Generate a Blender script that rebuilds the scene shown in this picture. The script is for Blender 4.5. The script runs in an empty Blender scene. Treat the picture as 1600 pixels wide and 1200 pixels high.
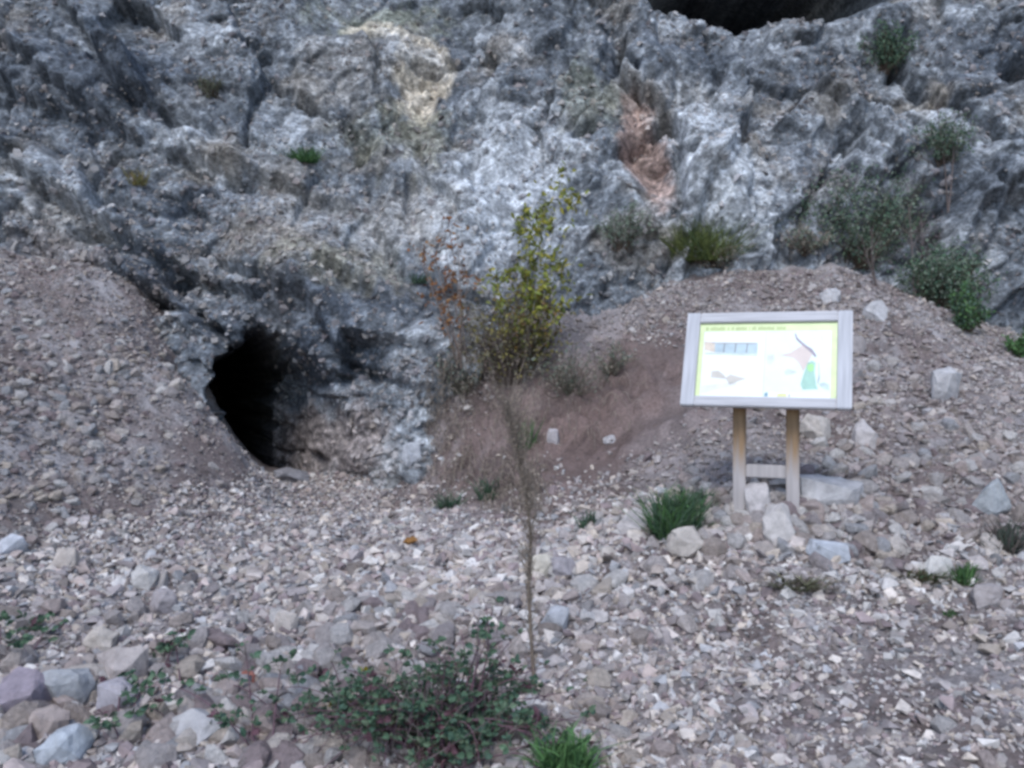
import bpy, bmesh, math
import numpy as np
from mathutils import Matrix, Vector, Euler

R = math.radians
scene = bpy.context.scene
col = scene.collection

# ------------------------------------------------------------------ camera
F = 1256.0                      # focal length in photograph pixels (1600 wide)
CZ = 1.6
cam_d = bpy.data.cameras.new('camera')
cam_d.lens = 36.0 * F / 1600.0
cam_d.clip_end = 500.0
cam = bpy.data.objects.new('camera', cam_d)
cam.location = (0, 0, CZ)
cam.rotation_euler = (R(90), 0, 0)
col.objects.link(cam)
scene.camera = cam

# ------------------------------------------------------------------ sky and light (overcast shade)
world = bpy.data.worlds.new('World')
scene.world = world
world.use_nodes = True
wn = world.node_tree.nodes
wl = world.node_tree.links
wn.clear()
sky = wn.new('ShaderNodeTexSky')
sky.sky_type = 'NISHITA'
sky.sun_disc = False
SUN_EL, SUN_AZ = 52.0, 200.0
sky.sun_elevation = R(SUN_EL)
sky.sun_rotation = R(SUN_AZ)
sky.air_density = 1.0
sky.dust_density = 1.0
sky.ozone_density = 2.5
bg = wn.new('ShaderNodeBackground')
bg.inputs['Strength'].default_value = 0.115
wo = wn.new('ShaderNodeOutputWorld')
wl.new(sky.outputs[0], bg.inputs['Color'])
wl.new(bg.outputs[0], wo.inputs['Surface'])

sun_d = bpy.data.lights.new('sun', 'SUN')
sun_d.energy = 1.0
sun_d.angle = R(24)
sun_d.color = (0.96, 0.985, 1.0)
sun = bpy.data.objects.new('sun', sun_d)
# sky rotation is measured from +Y towards +X; the lamp shines from the same direction
sdir = Vector((math.sin(R(SUN_AZ)) * math.cos(R(SUN_EL)), math.cos(R(SUN_AZ)) * math.cos(R(SUN_EL)), math.sin(R(SUN_EL))))
sun.rotation_euler = (-sdir).to_track_quat('-Z', 'Y').to_euler()
sun.location = (0, -4, 9)
col.objects.link(sun)

scene.view_settings.view_transform = 'Standard'
scene.view_settings.look = 'None'
scene.view_settings.gamma = 1.0
scene.view_settings.use_curve_mapping = False
scene.view_settings.exposure = 1.07
scene.cycles.use_denoising = True
scene.cycles.max_bounces = 5
scene.cycles.diffuse_bounces = 3
scene.cycles.pixel_filter_type = 'BLACKMAN_HARRIS'
scene.cycles.filter_width = 3.2      # a soft hand-held lens

# ------------------------------------------------------------------ numeric helpers
rng = np.random.default_rng(7)


def unproj(px, py, Y):
    return np.array([(px - 800.0) / F * Y, Y, CZ - (py - 600.0) / F * Y])


def hash2(ix, iy, seed):
    ix = ix.astype(np.int64); iy = iy.astype(np.int64)
    h = (ix * 374761393 + iy * 668265263 + seed * 982451653) & 0xFFFFFFFF
    h = ((h ^ (h >> 13)) * 1274126177) & 0xFFFFFFFF
    h = ((h ^ (h >> 16)) * 2246822519) & 0xFFFFFFFF
    return ((h ^ (h >> 15)) & 0xFFFFFF) / float(0x1000000)


def gnoise(x, y, seed=0):
    x0 = np.floor(x); y0 = np.floor(y)
    fx = x - x0; fy = y - y0
    u = fx * fx * fx * (fx * (fx * 6 - 15) + 10)
    v = fy * fy * fy * (fy * (fy * 6 - 15) + 10)

    def g(ox, oy):
        a = hash2(x0 + ox, y0 + oy, seed) * (2 * np.pi)
        return np.cos(a) * (fx - ox) + np.sin(a) * (fy - oy)
    a = g(0, 0); b = g(1, 0); c = g(0, 1); d = g(1, 1)
    return (a + (b - a) * u + ((c + (d - c) * u) - (a + (b - a) * u)) * v) * 1.5


def fbm(x, y, octv=4, seed=0, gain=0.5):
    s = np.zeros_like(x); amp = 1.0; f = 1.0
    for i in range(octv):
        s += amp * gnoise(x * f + 17.3 * i, y * f - 9.1 * i, seed + i)
        amp *= gain; f *= 2.03
    return s


def blocks(x, y, seed=0, tilt=1.0):
    """Fractured rock: each cell is a tilted facet at its own depth."""
    ix = np.floor(x); iy = np.floor(y)
    d1 = np.full(x.shape, 9.0); d2 = np.full(x.shape, 9.0)
    h = np.zeros_like(x); rid = np.zeros_like(x)
    for ox in (-1, 0, 1):
        for oy in (-1, 0, 1):
            cx = ix + ox; cy = iy + oy
            jx = cx + hash2(cx, cy, seed); jy = cy + hash2(cx, cy, seed + 1)
            dx = x - jx; dy = y - jy
            d = dx * dx + dy * dy
            a = hash2(cx, cy, seed + 2) * 2 * np.pi
            t = tilt * hash2(cx, cy, seed + 3)
            r = hash2(cx, cy, seed + 4)
            hh = (r - 0.5) + t * (np.cos(a) * dx + np.sin(a) * dy)
            near = d < d1
            d2 = np.where(near, d1, np.minimum(d2, d))
            h = np.where(near, hh, h); rid = np.where(near, r, rid)
            d1 = np.where(near, d, d1)
    e = np.sqrt(d2) - np.sqrt(d1)
    return h, e, rid


def sstep(a, b, x):
    t = np.clip((x - a) / (b - a), 0, 1)
    return t * t * (3 - 2 * t)


class TPS:
    """Smooth surface through scattered control points (u, v) -> w."""
    def __init__(self, P, lam=0.02):
        P = np.array(P, float)
        self.c = P[:, :2]
        n = len(P)
        K = self.k(self.c[:, 0], self.c[:, 1]) + lam * np.eye(n)
        A = np.zeros((n + 3, n + 3)); A[:n, :n] = K
        A[:n, n] = 1; A[:n, n + 1:] = self.c; A[n, :n] = 1; A[n + 1:, :n] = self.c.T
        self.w = np.linalg.solve(A, np.concatenate([P[:, 2], np.zeros(3)]))

    def k(self, u, v):
        r2 = (u[:, None] - self.c[None, :, 0]) ** 2 + (v[:, None] - self.c[None, :, 1]) ** 2
        return 0.5 * r2 * np.log(r2 + 1e-9)

    def __call__(self, u, v):
        sh = u.shape; u = u.ravel(); v = v.ravel(); out = np.empty_like(u)
        for i in range(0, len(u), 100000):
            a, b = u[i:i + 100000], v[i:i + 100000]
            out[i:i + 100000] = self.k(a, b) @ self.w[:-3] + self.w[-3] + self.w[-2] * a + self.w[-1] * b
        return out.reshape(sh)


def axis(fine0, fine1, step, lo, hi, grow=1.25):
    mid = list(np.arange(fine0, fine1 + step * 0.5, step))
    a, s = [], step
    x = fine0
    while x > lo:
        s *= grow; x -= s; a.append(x)
    b, s = [], step
    x = mid[-1]
    while x < hi:
        s *= grow; x += s; b.append(x)
    return np.array(a[::-1] + mid + b)


def mesh_np(name, V, faces, smooth=True, attrs=None):
    """V (n,3); faces: an (m,k) array or a list of such arrays."""
    if not isinstance(faces, (list, tuple)):
        faces = [faces]
    me = bpy.data.meshes.new(name)
    V = np.ascontiguousarray(V, np.float32)
    me.vertices.add(len(V)); me.vertices.foreach_set('co', V.ravel())
    lv = np.concatenate([f.ravel() for f in faces]).astype(np.int32)
    cnt = np.concatenate([np.full(len(f), f.shape[1], np.int32) for f in faces])
    st = np.concatenate([[0], np.cumsum(cnt)[:-1]]).astype(np.int32)
    me.loops.add(len(lv)); me.loops.foreach_set('vertex_index', lv)
    me.polygons.add(len(cnt)); me.polygons.foreach_set('loop_start', st)
    me.polygons.foreach_set('loop_total', cnt)
    me.polygons.foreach_set('use_smooth', np.full(len(cnt), smooth, bool))
    me.update(calc_edges=True)
    for k, a in (attrs or {}).items():
        if a.ndim == 2:
            at = me.attributes.new(k, 'FLOAT_COLOR', 'POINT')
            c = np.ones((len(V), 4), np.float32); c[:, :3] = a
            at.data.foreach_set('color', c.ravel())
        else:
            at = me.attributes.new(k, 'FLOAT', 'POINT')
            at.data.foreach_set('value', a.astype(np.float32))
    return me


def link(name, me, mat=None, parent=None):
    o = bpy.data.objects.new(name, me)
    col.objects.link(o)
    if mat is not None and me is not None and not me.materials:
        me.materials.append(mat)
    if parent is not None:
        o.parent = parent
    return o


def tag(o, label=None, cat=None, group=None, kind=None):
    if label: o['label'] = label
    if cat: o['category'] = cat
    if group: o['group'] = group
    if kind: o['kind'] = kind
    return o


def empty(name, loc, rz=0.0):
    o = bpy.data.objects.new(name, None)
    o.location = loc; o.rotation_euler = (0, 0, rz); o.empty_display_size = 0.1
    col.objects.link(o)
    return o


# ------------------------------------------------------------------ materials
def new_mat(name, rough=0.9, spec=0.2):
    m = bpy.data.materials.new(name); m.use_nodes = True
    nt = m.node_tree
    b = nt.nodes['Principled BSDF']
    b.inputs['Roughness'].default_value = rough
    b.inputs['Specular IOR Level'].default_value = spec
    return m, nt, b


def noise_node(nt, scale, detail=5, rough=0.6, coord='Object'):
    tc = nt.nodes.new('ShaderNodeTexCoord')
    n = nt.nodes.new('ShaderNodeTexNoise')
    n.inputs['Scale'].default_value = scale; n.inputs['Detail'].default_value = detail
    n.inputs['Roughness'].default_value = rough
    nt.links.new(tc.outputs[coord], n.inputs['Vector'])
    return n


def vary(nt, src, noise_out, lo=0.75, hi=1.25):
    mr = nt.nodes.new('ShaderNodeMapRange')
    mr.inputs['From Min'].default_value = 0.3; mr.inputs['From Max'].default_value = 0.7
    mr.inputs['To Min'].default_value = lo; mr.inputs['To Max'].default_value = hi
    nt.links.new(noise_out, mr.inputs['Value'])
    mx = nt.nodes.new('ShaderNodeVectorMath'); mx.operation = 'SCALE'
    nt.links.new(src, mx.inputs[0]); nt.links.new(mr.outputs[0], mx.inputs['Scale'])
    return mx.outputs[0]


def bump(nt, b, h, strength, dist):
    bp = nt.nodes.new('ShaderNodeBump')
    bp.inputs['Strength'].default_value = strength; bp.inputs['Distance'].default_value = dist
    nt.links.new(h, bp.inputs['Height']); nt.links.new(bp.outputs[0], b.inputs['Normal'])


def attr_mat(name, attr='col', nscale=30, lo=0.7, hi=1.3, bstr=0.6, bdist=0.02, rough=0.92, bscale=None):
    m, nt, b = new_mat(name, rough)
    a = nt.nodes.new('ShaderNodeAttribute'); a.attribute_name = attr
    n = noise_node(nt, nscale, 6, 0.65)
    nt.links.new(vary(nt, a.outputs['Color'], n.outputs['Fac'], lo, hi), b.inputs['Base Color'])
    n2 = noise_node(nt, bscale or nscale * 0.6, 8, 0.7)
    if bstr > 0:
        bump(nt, b, n2.outputs['Fac'], bstr, bdist)
    return m


M = {}
def cliff_mat():
    m, nt, b = new_mat('limestone_cliff', 0.92)
    a = nt.nodes.new('ShaderNodeAttribute'); a.attribute_name = 'col'
    c = vary(nt, a.outputs['Color'], noise_node(nt, 12, 7, 0.7).outputs['Fac'], 0.5, 1.5)
    tc = nt.nodes.new('ShaderNodeTexCoord')
    for sc_, lo, hi in ((15.0, 0.7, 1.3), (36.0, 0.72, 1.3)):
        v = nt.nodes.new('ShaderNodeTexVoronoi'); v.inputs['Scale'].default_value = sc_
        nt.links.new(tc.outputs['Object'], v.inputs['Vector'])
        sp = nt.nodes.new('ShaderNodeSeparateColor'); nt.links.new(v.outputs['Color'], sp.inputs[0])
        mr = nt.nodes.new('ShaderNodeMapRange'); mr.inputs['To Min'].default_value = lo; mr.inputs['To Max'].default_value = hi
        nt.links.new(sp.outputs[0], mr.inputs['Value'])
        mx = nt.nodes.new('ShaderNodeVectorMath'); mx.operation = 'SCALE'
        nt.links.new(c, mx.inputs[0]); nt.links.new(mr.outputs[0], mx.inputs['Scale'])
        c = mx.outputs[0]
    nt.links.new(c, b.inputs['Base Color'])
    bump(nt, b, noise_node(nt, 24, 8, 0.7).outputs['Fac'], 0.8, 0.025)
    return m


M['cliff'] = cliff_mat()
M['soil'] = attr_mat('stony_soil', nscale=38, lo=0.6, hi=1.4, bstr=0.9, bdist=0.02, bscale=45)
M['rubble'] = attr_mat('rubble_stone', nscale=26, lo=0.75, hi=1.25, bstr=0.5, bdist=0.01, bscale=40)
M['leaf'] = attr_mat('leaf', nscale=40, lo=0.8, hi=1.2, bstr=0, rough=0.6)
M['stem'] = attr_mat('stem', nscale=40, lo=0.75, hi=1.25, bstr=0, rough=0.8)

STONE_COLS = np.array([
    (0.46, 0.405, 0.385), (0.38, 0.342, 0.338), (0.54, 0.485, 0.45), (0.31, 0.275, 0.278),
    (0.36, 0.355, 0.37), (0.48, 0.415, 0.365), (0.42, 0.35, 0.332), (0.27, 0.218, 0.222),
    (0.56, 0.53, 0.515), (0.41, 0.377, 0.37), (0.34, 0.29, 0.268), (0.46, 0.435, 0.43)]) * np.array([1.11, 1.085, 1.05])


def stone_obj_mat():
    m, nt, b = new_mat('loose_stone', 0.92)
    oi = nt.nodes.new('ShaderNodeObjectInfo')
    cr = nt.nodes.new('ShaderNodeValToRGB')
    cr.color_ramp.interpolation = 'CONSTANT'
    els = cr.color_ramp.elements
    while len(els) < len(STONE_COLS):
        els.new(0.5)
    for i, c in enumerate(STONE_COLS):
        els[i].position = i / len(STONE_COLS); els[i].color = (*c, 1)
    nt.links.new(oi.outputs['Random'], cr.inputs['Fac'])
    n = noise_node(nt, 3.0, 7, 0.65)
    nt.links.new(vary(nt, cr.outputs['Color'], n.outputs['Fac'], 0.72, 1.28), b.inputs['Base Color'])
    n2 = noise_node(nt, 4.5, 8, 0.7)
    bump(nt, b, n2.outputs['Fac'], 0.7, 0.12)
    return m


M['stone'] = stone_obj_mat()


def plain_stone(name, c):
    m, nt, b = new_mat(name, 0.92)
    rgb = nt.nodes.new('ShaderNodeRGB'); rgb.outputs[0].default_value = (*c, 1)
    n = noise_node(nt, 14.0, 7, 0.65)
    nt.links.new(vary(nt, rgb.outputs[0], n.outputs['Fac'], 0.7, 1.3), b.inputs['Base Color'])
    n2 = noise_node(nt, 22.0, 8, 0.7)
    bump(nt, b, n2.outputs['Fac'], 0.7, 0.02)
    return m


# ------------------------------------------------------------------ the ground: control points (photo pixel + distance)
GP = [unproj(*p) for p in [
    (0, 1200, 3.1), (400, 1200, 3.2), (800, 1200, 3.2), (1200, 1200, 3.2), (1600, 1200, 3.0),
    (0, 1000, 4.2), (400, 1000, 4.5), (800, 1000, 4.6), (1200, 1000, 4.4), (1600, 1000, 4.1),
    (0, 900, 5.0), (400, 900, 5.6), (800, 900, 5.5), (1200, 900, 4.85), (1600, 900, 4.8),
    (0, 800, 5.8), (200, 800, 6.4), (400, 800, 7.3), (600, 800, 7.7), (800, 800, 7.0), (1000, 800, 6.1),
    (1200, 806, 5.45), (1400, 800, 5.5), (1600, 800, 5.5),
    (440, 768, 8.7), (550, 758, 9.0), (650, 765, 8.6),
    (300, 720, 7.5), (200, 650, 7.6), (100, 600, 7.5), (0, 600, 7.0), (0, 500, 8.3), (100, 500, 8.6),
    (200, 520, 8.8), (300, 612, 8.5), (345, 665, 8.3), (378, 715, 8.2), (405, 765, 8.2), (0, 405, 9.5), (80, 410, 9.6),
    (860, 745, 7.4), (720, 765, 8.0), (860, 655, 8.25), (760, 605, 8.7), (700, 690, 8.6), (690, 600, 9.0),
    (950, 600, 8.5), (1000, 700, 7.4), (1060, 620, 7.8), (950, 530, 9.2), (1060, 470, 9.5), (1200, 425, 9.9),
    (1300, 425, 9.9), (1400, 465, 9.5), (1500, 510, 9.2), (1600, 565, 8.8), (1350, 560, 8.2), (1450, 620, 7.4),
    (1400, 700, 6.6), (1250, 650, 7.2), (1100, 720, 6.6), (1550, 680, 6.8), (1600, 740, 6.1),
]]
GP = [tuple(p) for p in GP] + [
    (-2.75, 9.3, 0.48), (-2.4, 9.8, 0.5), (-3.0, 10.3, 0.5), (-3.35, 9.5, 0.75), (-3.9, 9.9, 1.9), (-4.6, 10.2, 2.6), (-3.9, 10.8, 0.6),
    (0, 0, -0.1), (-5, 0, 0.3), (5, 0, 0.2), (0, -3, -0.2), (-6, 4, 1.4), (6, 4, 0.75), (-7, 8, 3.0), (7.5, 8, 1.5),
    (2.5, 11, 3.3), (6, 11, 2.6), (-0.5, 10.5, 2.2), (-7, 10.5, 3.7)]
G = TPS(GP, 0.01)


def ground_base(x, y):
    return G(np.clip(x, -8, 8), np.clip(y, -3, 11))


gx = axis(-7.6, 7.6, 0.03, -40, 40)
gy = axis(2.2, 10.2, 0.03, -40, 11.4)
GX, GY = np.meshgrid(gx, gy)
GB = ground_base(GX, GY)
floor_ref = 0.079 * (GY - 3.3)
lump = fbm(GX * 1.1, GY * 1.1, 4, 11) * 0.07 + fbm(GX * 5, GY * 5, 3, 21) * 0.022
hb, he, hr = blocks(GX * 6 + 0.4 * gnoise(GX * 4, GY * 4, 3), GY * 6 + 0.4 * gnoise(GX * 4, GY * 4, 4), 31, 0.8)
steepmask = sstep(0.5, 1.2, GB - floor_ref)
lump += hb * (0.018 + 0.02 * steepmask)
# the bank beside the hollow is undercut earth
bank = np.exp(-((GX - 0.9) / 1.3) ** 2 - ((GY - 8.25) / 0.55) ** 2)
lump += bank * (0.13 * fbm(GX * 3.2, GY * 3.2, 3, 77))
GZ = GB + lump


def ground_z(x, y):
    x = np.atleast_1d(np.asarray(x, float)); y = np.atleast_1d(np.asarray(y, float))
    i = np.clip(np.searchsorted(gx, x) - 1, 0, len(gx) - 2); j = np.clip(np.searchsorted(gy, y) - 1, 0, len(gy) - 2)
    fx = (x - gx[i]) / (gx[i + 1] - gx[i]); fy = (y - gy[j]) / (gy[j + 1] - gy[j])
    return (GZ[j, i] * (1 - fx) * (1 - fy) + GZ[j, i + 1] * fx * (1 - fy) + GZ[j + 1, i] * (1 - fx) * fy + GZ[j + 1, i + 1] * fx * fy)


def region(x, y):
    """0 floor, 1 spoil heap on the left, 2 talus on the right"""
    b = ground_base(x, y) - 0.079 * (y - 3.3)
    w = 0.12 * gnoise(x * 1.3, y * 1.3, 55)
    r = np.zeros(x.shape, int)
    r[(b + w > 0.35) & (x < -1.2)] = 1
    r[(b + w > 0.45) & (x > -1.2)] = 2
    return r


n1 = fbm(GX * 0.9, GY * 0.9, 4, 41); n2 = fbm(GX * 6, GY * 6, 3, 51); n3 = hr
dirt = np.array([0.165, 0.132, 0.124]); grit = np.array([0.29, 0.265, 0.262]); redd = np.array([0.155, 0.108, 0.096])
t = sstep(-0.5, 0.6, n1 + 0.6 * n2)[..., None]
gc = dirt * (1 - t) + grit * t
rw = (np.exp(-((GX - 0.7) / 2.1) ** 2 - ((GY - 8.05) / 1.3) ** 2) * 0.95)[..., None]
gc = gc * (1 - rw) + redd * rw
gc = gc * (0.75 + 0.5 * n3[..., None])
GVERT = np.stack([GX, GY, GZ], -1).reshape(-1, 3)
GCOL = gc.reshape(-1, 3)
ny, nx = GX.shape
idx = np.arange(nx * ny).reshape(ny, nx)
quads = np.stack([idx[:-1, :-1], idx[:-1, 1:], idx[1:, 1:], idx[1:, :-1]], -1).reshape(-1, 4)
qc = GVERT[quads].mean(1)
qreg = region(qc[:, 0], qc[:, 1])
GOBJ = []
for k, (nm, lab, cat) in enumerate([
        ('ground', 'stony grey pink quarry floor strewn with broken rock', 'ground'),
        ('spoil_heap', 'steep brownish slope of fine debris left of the tunnel mouth', 'slope'),
        ('talus_slope', 'reddish brown earth and rubble slope behind the information board', 'slope')]):
    q = quads[qreg == k]
    used, inv = np.unique(q, return_inverse=True)
    me = mesh_np(nm, GVERT[used], inv.reshape(-1, 4), True, {'col': GCOL[used]})
    GOBJ.append(tag(link(nm, me, M['soil']), lab, cat, kind='structure'))

# ------------------------------------------------------------------ the cliff: y as a smooth function of (x, z), then broken up
CP = [unproj(*p) for p in [
    (0, 400, 9.8), (180, 460, 9.5), (330, 540, 9.25), (480, 480, 9.2), (600, 500, 9.1), (640, 620, 8.85), (580, 740, 9.05), (660, 740, 8.75),
    (0, 0, 11.6), (200, 0, 11.6), (400, 0, 11.9), (620, 0, 12.7), (800, 0, 12.4), (1000, 0, 11.9), (1200, 0, 11.9), (1600, 0, 11.4),
    (0, 200, 10.6), (200, 200, 10.7), (400, 200, 10.7), (620, 150, 11.6), (650, 250, 11.1), (800, 200, 11.1), (1000, 200, 10.8), (1100, 220, 10.5), (1200, 200, 10.7), (1400, 200, 10.9), (1600, 200, 10.5),
    (400, 400, 9.6), (200, 350, 10.0), (600, 380, 10.0), (800, 450, 9.65), (780, 330, 10.2), (1000, 400, 10.0), (1150, 360, 9.95), (1350, 400, 10.2), (1600, 400, 9.9),
    (750, 600, 9.15), (900, 560, 9.4), (200, 600, 9.6), (350, 750, 9.3),
]]
CP = [(p[0], p[2], p[1]) for p in CP] + [(-7, 1, 9.8), (-4.5, 0, 9.6), (-2, -0.3, 9.25), (0, 0, 9.2), (3, 1, 9.9), (6.5, 1, 10.0), (9, 3, 9.6), (-9, 4, 9.8), (9, 8, 11.4), (-9, 8, 11.4), (0, 9, 13.0), (4, 9, 12.6)]
C = TPS(CP, 0.02)
cx = axis(-8.0, 8.0, 0.021, -34, 34)
cz = axis(0.15, 7.9, 0.021, -1.0, 19)
CX, CZ_ = np.meshgrid(cx, cz)
CY = C(np.clip(CX, -9, 9), np.clip(CZ_, -0.4, 9)) + 0.45 * np.maximum(CZ_ - 9, 0) - 0.12 * np.maximum(np.abs(CX) - 9, 0)
U, W = CX, CZ_ * 1.12
wx = 0.13 * fbm(U * 0.8, W * 0.8, 2, 101) + 0.012 * gnoise(U * 9, W * 9, 105); wy = 0.13 * fbm(U * 0.8, W * 0.8, 2, 111) + 0.012 * gnoise(U * 9, W * 9, 106)


def strata(ang, fu, fw, seed, tilt):
    a = R(ang)
    p = (U + wx) * math.cos(a) + (W + wy) * math.sin(a)
    q = -(U + wx) * math.sin(a) + (W + wy) * math.cos(a)
    return blocks(p * fu, q * fw, seed, tilt)


right_w = sstep(-2.2, -0.6, U + 0.5 * wx)
L1 = strata(-34, 0.8, 1.15, 201, 1.1); R1 = strata(52, 0.85, 1.2, 211, 1.1)
L2 = strata(-30, 2.2, 2.9, 221, 1.2); R2 = strata(56, 2.1, 3.0, 231, 1.2)
L3 = strata(-26, 6.0, 7.0, 241, 1.2); R3 = strata(48, 6.0, 7.2, 251, 1.2)
lerp = lambda a, b: a * (1 - right_w) + b * right_w
D1, D2, D3 = lerp(L1[0], R1[0]), lerp(L2[0], R2[0]), lerp(L3[0], R3[0])
E1 = lerp(np.minimum(L1[1], 0.12), np.minimum(R1[1], 0.12)) / 0.12
E2 = lerp(np.minimum(L2[1], 0.3), np.minimum(R2[1], 0.3)) / 0.3
b4 = blocks(U * 13 + wx * 6, W * 13 + wy * 6, 261, 1.5)
rough_w = sstep(-0.6, 0.5, fbm(U * 0.55, W * 0.55, 3, 271))
disp = 0.22 * fbm(U * 0.5, W * 0.5, 3, 281) + 0.30 * D1 + (0.035 + 0.09 * rough_w) * D2 + (0.012 + 0.030 * rough_w) * D3 + (0.008 + 0.010 * rough_w) * b4[0]
disp += -0.10 * (1 - E1) * sstep(-0.3, 0.4, gnoise(U * 0.7, W * 0.7, 299)) - 0.04 * (1 - E2) * rough_w + (0.008 + 0.016 * rough_w) * fbm(U * 8, W * 8, 4, 291)


def uv(px, py, Y):
    p = unproj(px, py, Y)
    return p[0], p[2]


def blob(px, py, rx, ry, Y=10.3, ang=0.0, warp=0.5):
    """soft mask around a photo position, in the cliff's own x / z metres; rx, ry in photo pixels"""
    u0, w0 = uv(px, py, Y)
    s = Y / F
    dx = CX - u0 + warp * wx; dz = CZ_ - w0 + warp * wy
    a = R(ang)
    p = dx * math.cos(a) + dz * math.sin(a); q = -dx * math.sin(a) + dz * math.cos(a)
    return np.sqrt((p / (rx * s)) ** 2 + (q / (ry * s)) ** 2)


# long fractures and ledges: (photo polyline, distance, groove depth, step, groove half width)
jx_ = CX + 0.05 * gnoise(U * 4, W * 4, 701) + 0.03 * gnoise(U * 11, W * 11, 702)
jz_ = CZ_ + 0.05 * gnoise(U * 4, W * 4, 703) + 0.03 * gnoise(U * 11, W * 11, 704)
for poly_, Y, dep, stepv, hw in [
        ([(-80, 20), (120, 165), (250, 225), (400, 262), (520, 310)], 10.5, 0.10, 0.13, 0.035),
        ([(50, -40), (130, 60), (200, 160), (300, 190)], 10.9, 0.14, 0.14, 0.04),
        ([(-60, 225), (110, 320), (200, 380), (330, 430), (450, 470)], 9.9, 0.12, 0.15, 0.04),
        ([(330, -30), (380, 70), (430, 130), (520, 195), (600, 205)], 11.2, 0.12, -0.12, 0.035),
        ([(-60, 120), (40, 160), (110, 180)], 10.8, 0.10, 0.10, 0.03),
        ([(560, 190), (600, 260), (590, 340), (640, 420)], 10.4, 0.08, 0.09, 0.035),
        ([(690, 420), (760, 330), (850, 250), (930, 160), (985, 60)], 10.7, 0.12, -0.14, 0.035),
        ([(740, 250), (800, 190), (880, 120), (930, 30)], 11.2, 0.12, -0.13, 0.035),
        ([(840, 400), (900, 300), (960, 250)], 10.2, 0.10, -0.11, 0.03),
        ([(985, 20), (975, 110), (1020, 150), (1060, 205), (1050, 320)], 10.8, 0.22, 0.16, 0.05),
        ([(1060, 420), (1090, 320), (1160, 220), (1200, 120), (1190, 40)], 10.5, 0.10, 0.12, 0.035),
        ([(1230, 420), (1260, 310), (1330, 240), (1380, 170), (1480, 120)], 10.5, 0.15, -0.14, 0.04),
        ([(1395, -40), (1430, 60), (1480, 160), (1560, 240), (1680, 280)], 10.9, 0.18, 0.15, 0.045),
        ([(1240, 110), (1330, 150), (1400, 250), (1420, 340)], 10.6, 0.10, 0.10, 0.035),
        ([(1480, 420), (1530, 330), (1620, 290)], 10.2, 0.10, 0.11, 0.04),
        ([(180, 420), (240, 470), (300, 480), (350, 520)], 9.5, 0.16, 0.12, 0.045),
        ([(340, 400), (430, 440), (500, 430), (580, 470)], 9.4, 0.12, 0.13, 0.04),
        ([(480, 480), (540, 560), (640, 600)], 9.15, 0.10, 0.10, 0.04)]:
    Q = np.array([uv(a_, b_, Y) for a_, b_ in poly_])
    best = np.full(CX.shape, 9.0); side = np.zeros(CX.shape)
    x0, x1, z0, z1 = Q[:, 0].min() - 1.2, Q[:, 0].max() + 1.2, Q[:, 1].min() - 1.2, Q[:, 1].max() + 1.2
    ia, ib = np.searchsorted(cx, [x0, x1]); ja, jb = np.searchsorted(cz, [z0, z1])
    sl = (slice(ja, jb), slice(ia, ib))
    X_, Z_ = jx_[sl], jz_[sl]
    bs, sd = best[sl], side[sl]
    for k_ in range(len(Q) - 1):
        ax_, az_ = Q[k_]; bx_, bz_ = Q[k_ + 1]
        ex, ez = bx_ - ax_, bz_ - az_; L2_ = ex * ex + ez * ez
        tt_ = np.clip(((X_ - ax_) * ex + (Z_ - az_) * ez) / L2_, 0, 1)
        dx_, dz_ = X_ - ax_ - tt_ * ex, Z_ - az_ - tt_ * ez
        d_ = np.hypot(dx_, dz_)
        sg = np.clip((ex * dz_ - ez * dx_) / math.sqrt(L2_) / 0.03, -1, 1)
        nr = d_ < bs
        sd = np.where(nr, sg, sd); bs = np.where(nr, d_, bs)
    endf = 1 - sstep(0.5, 1.1, bs)
    disp[sl] += -dep * np.exp(-(bs / hw) ** 2) + stepv * sd * np.exp(-bs / 0.45) * endf

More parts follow.
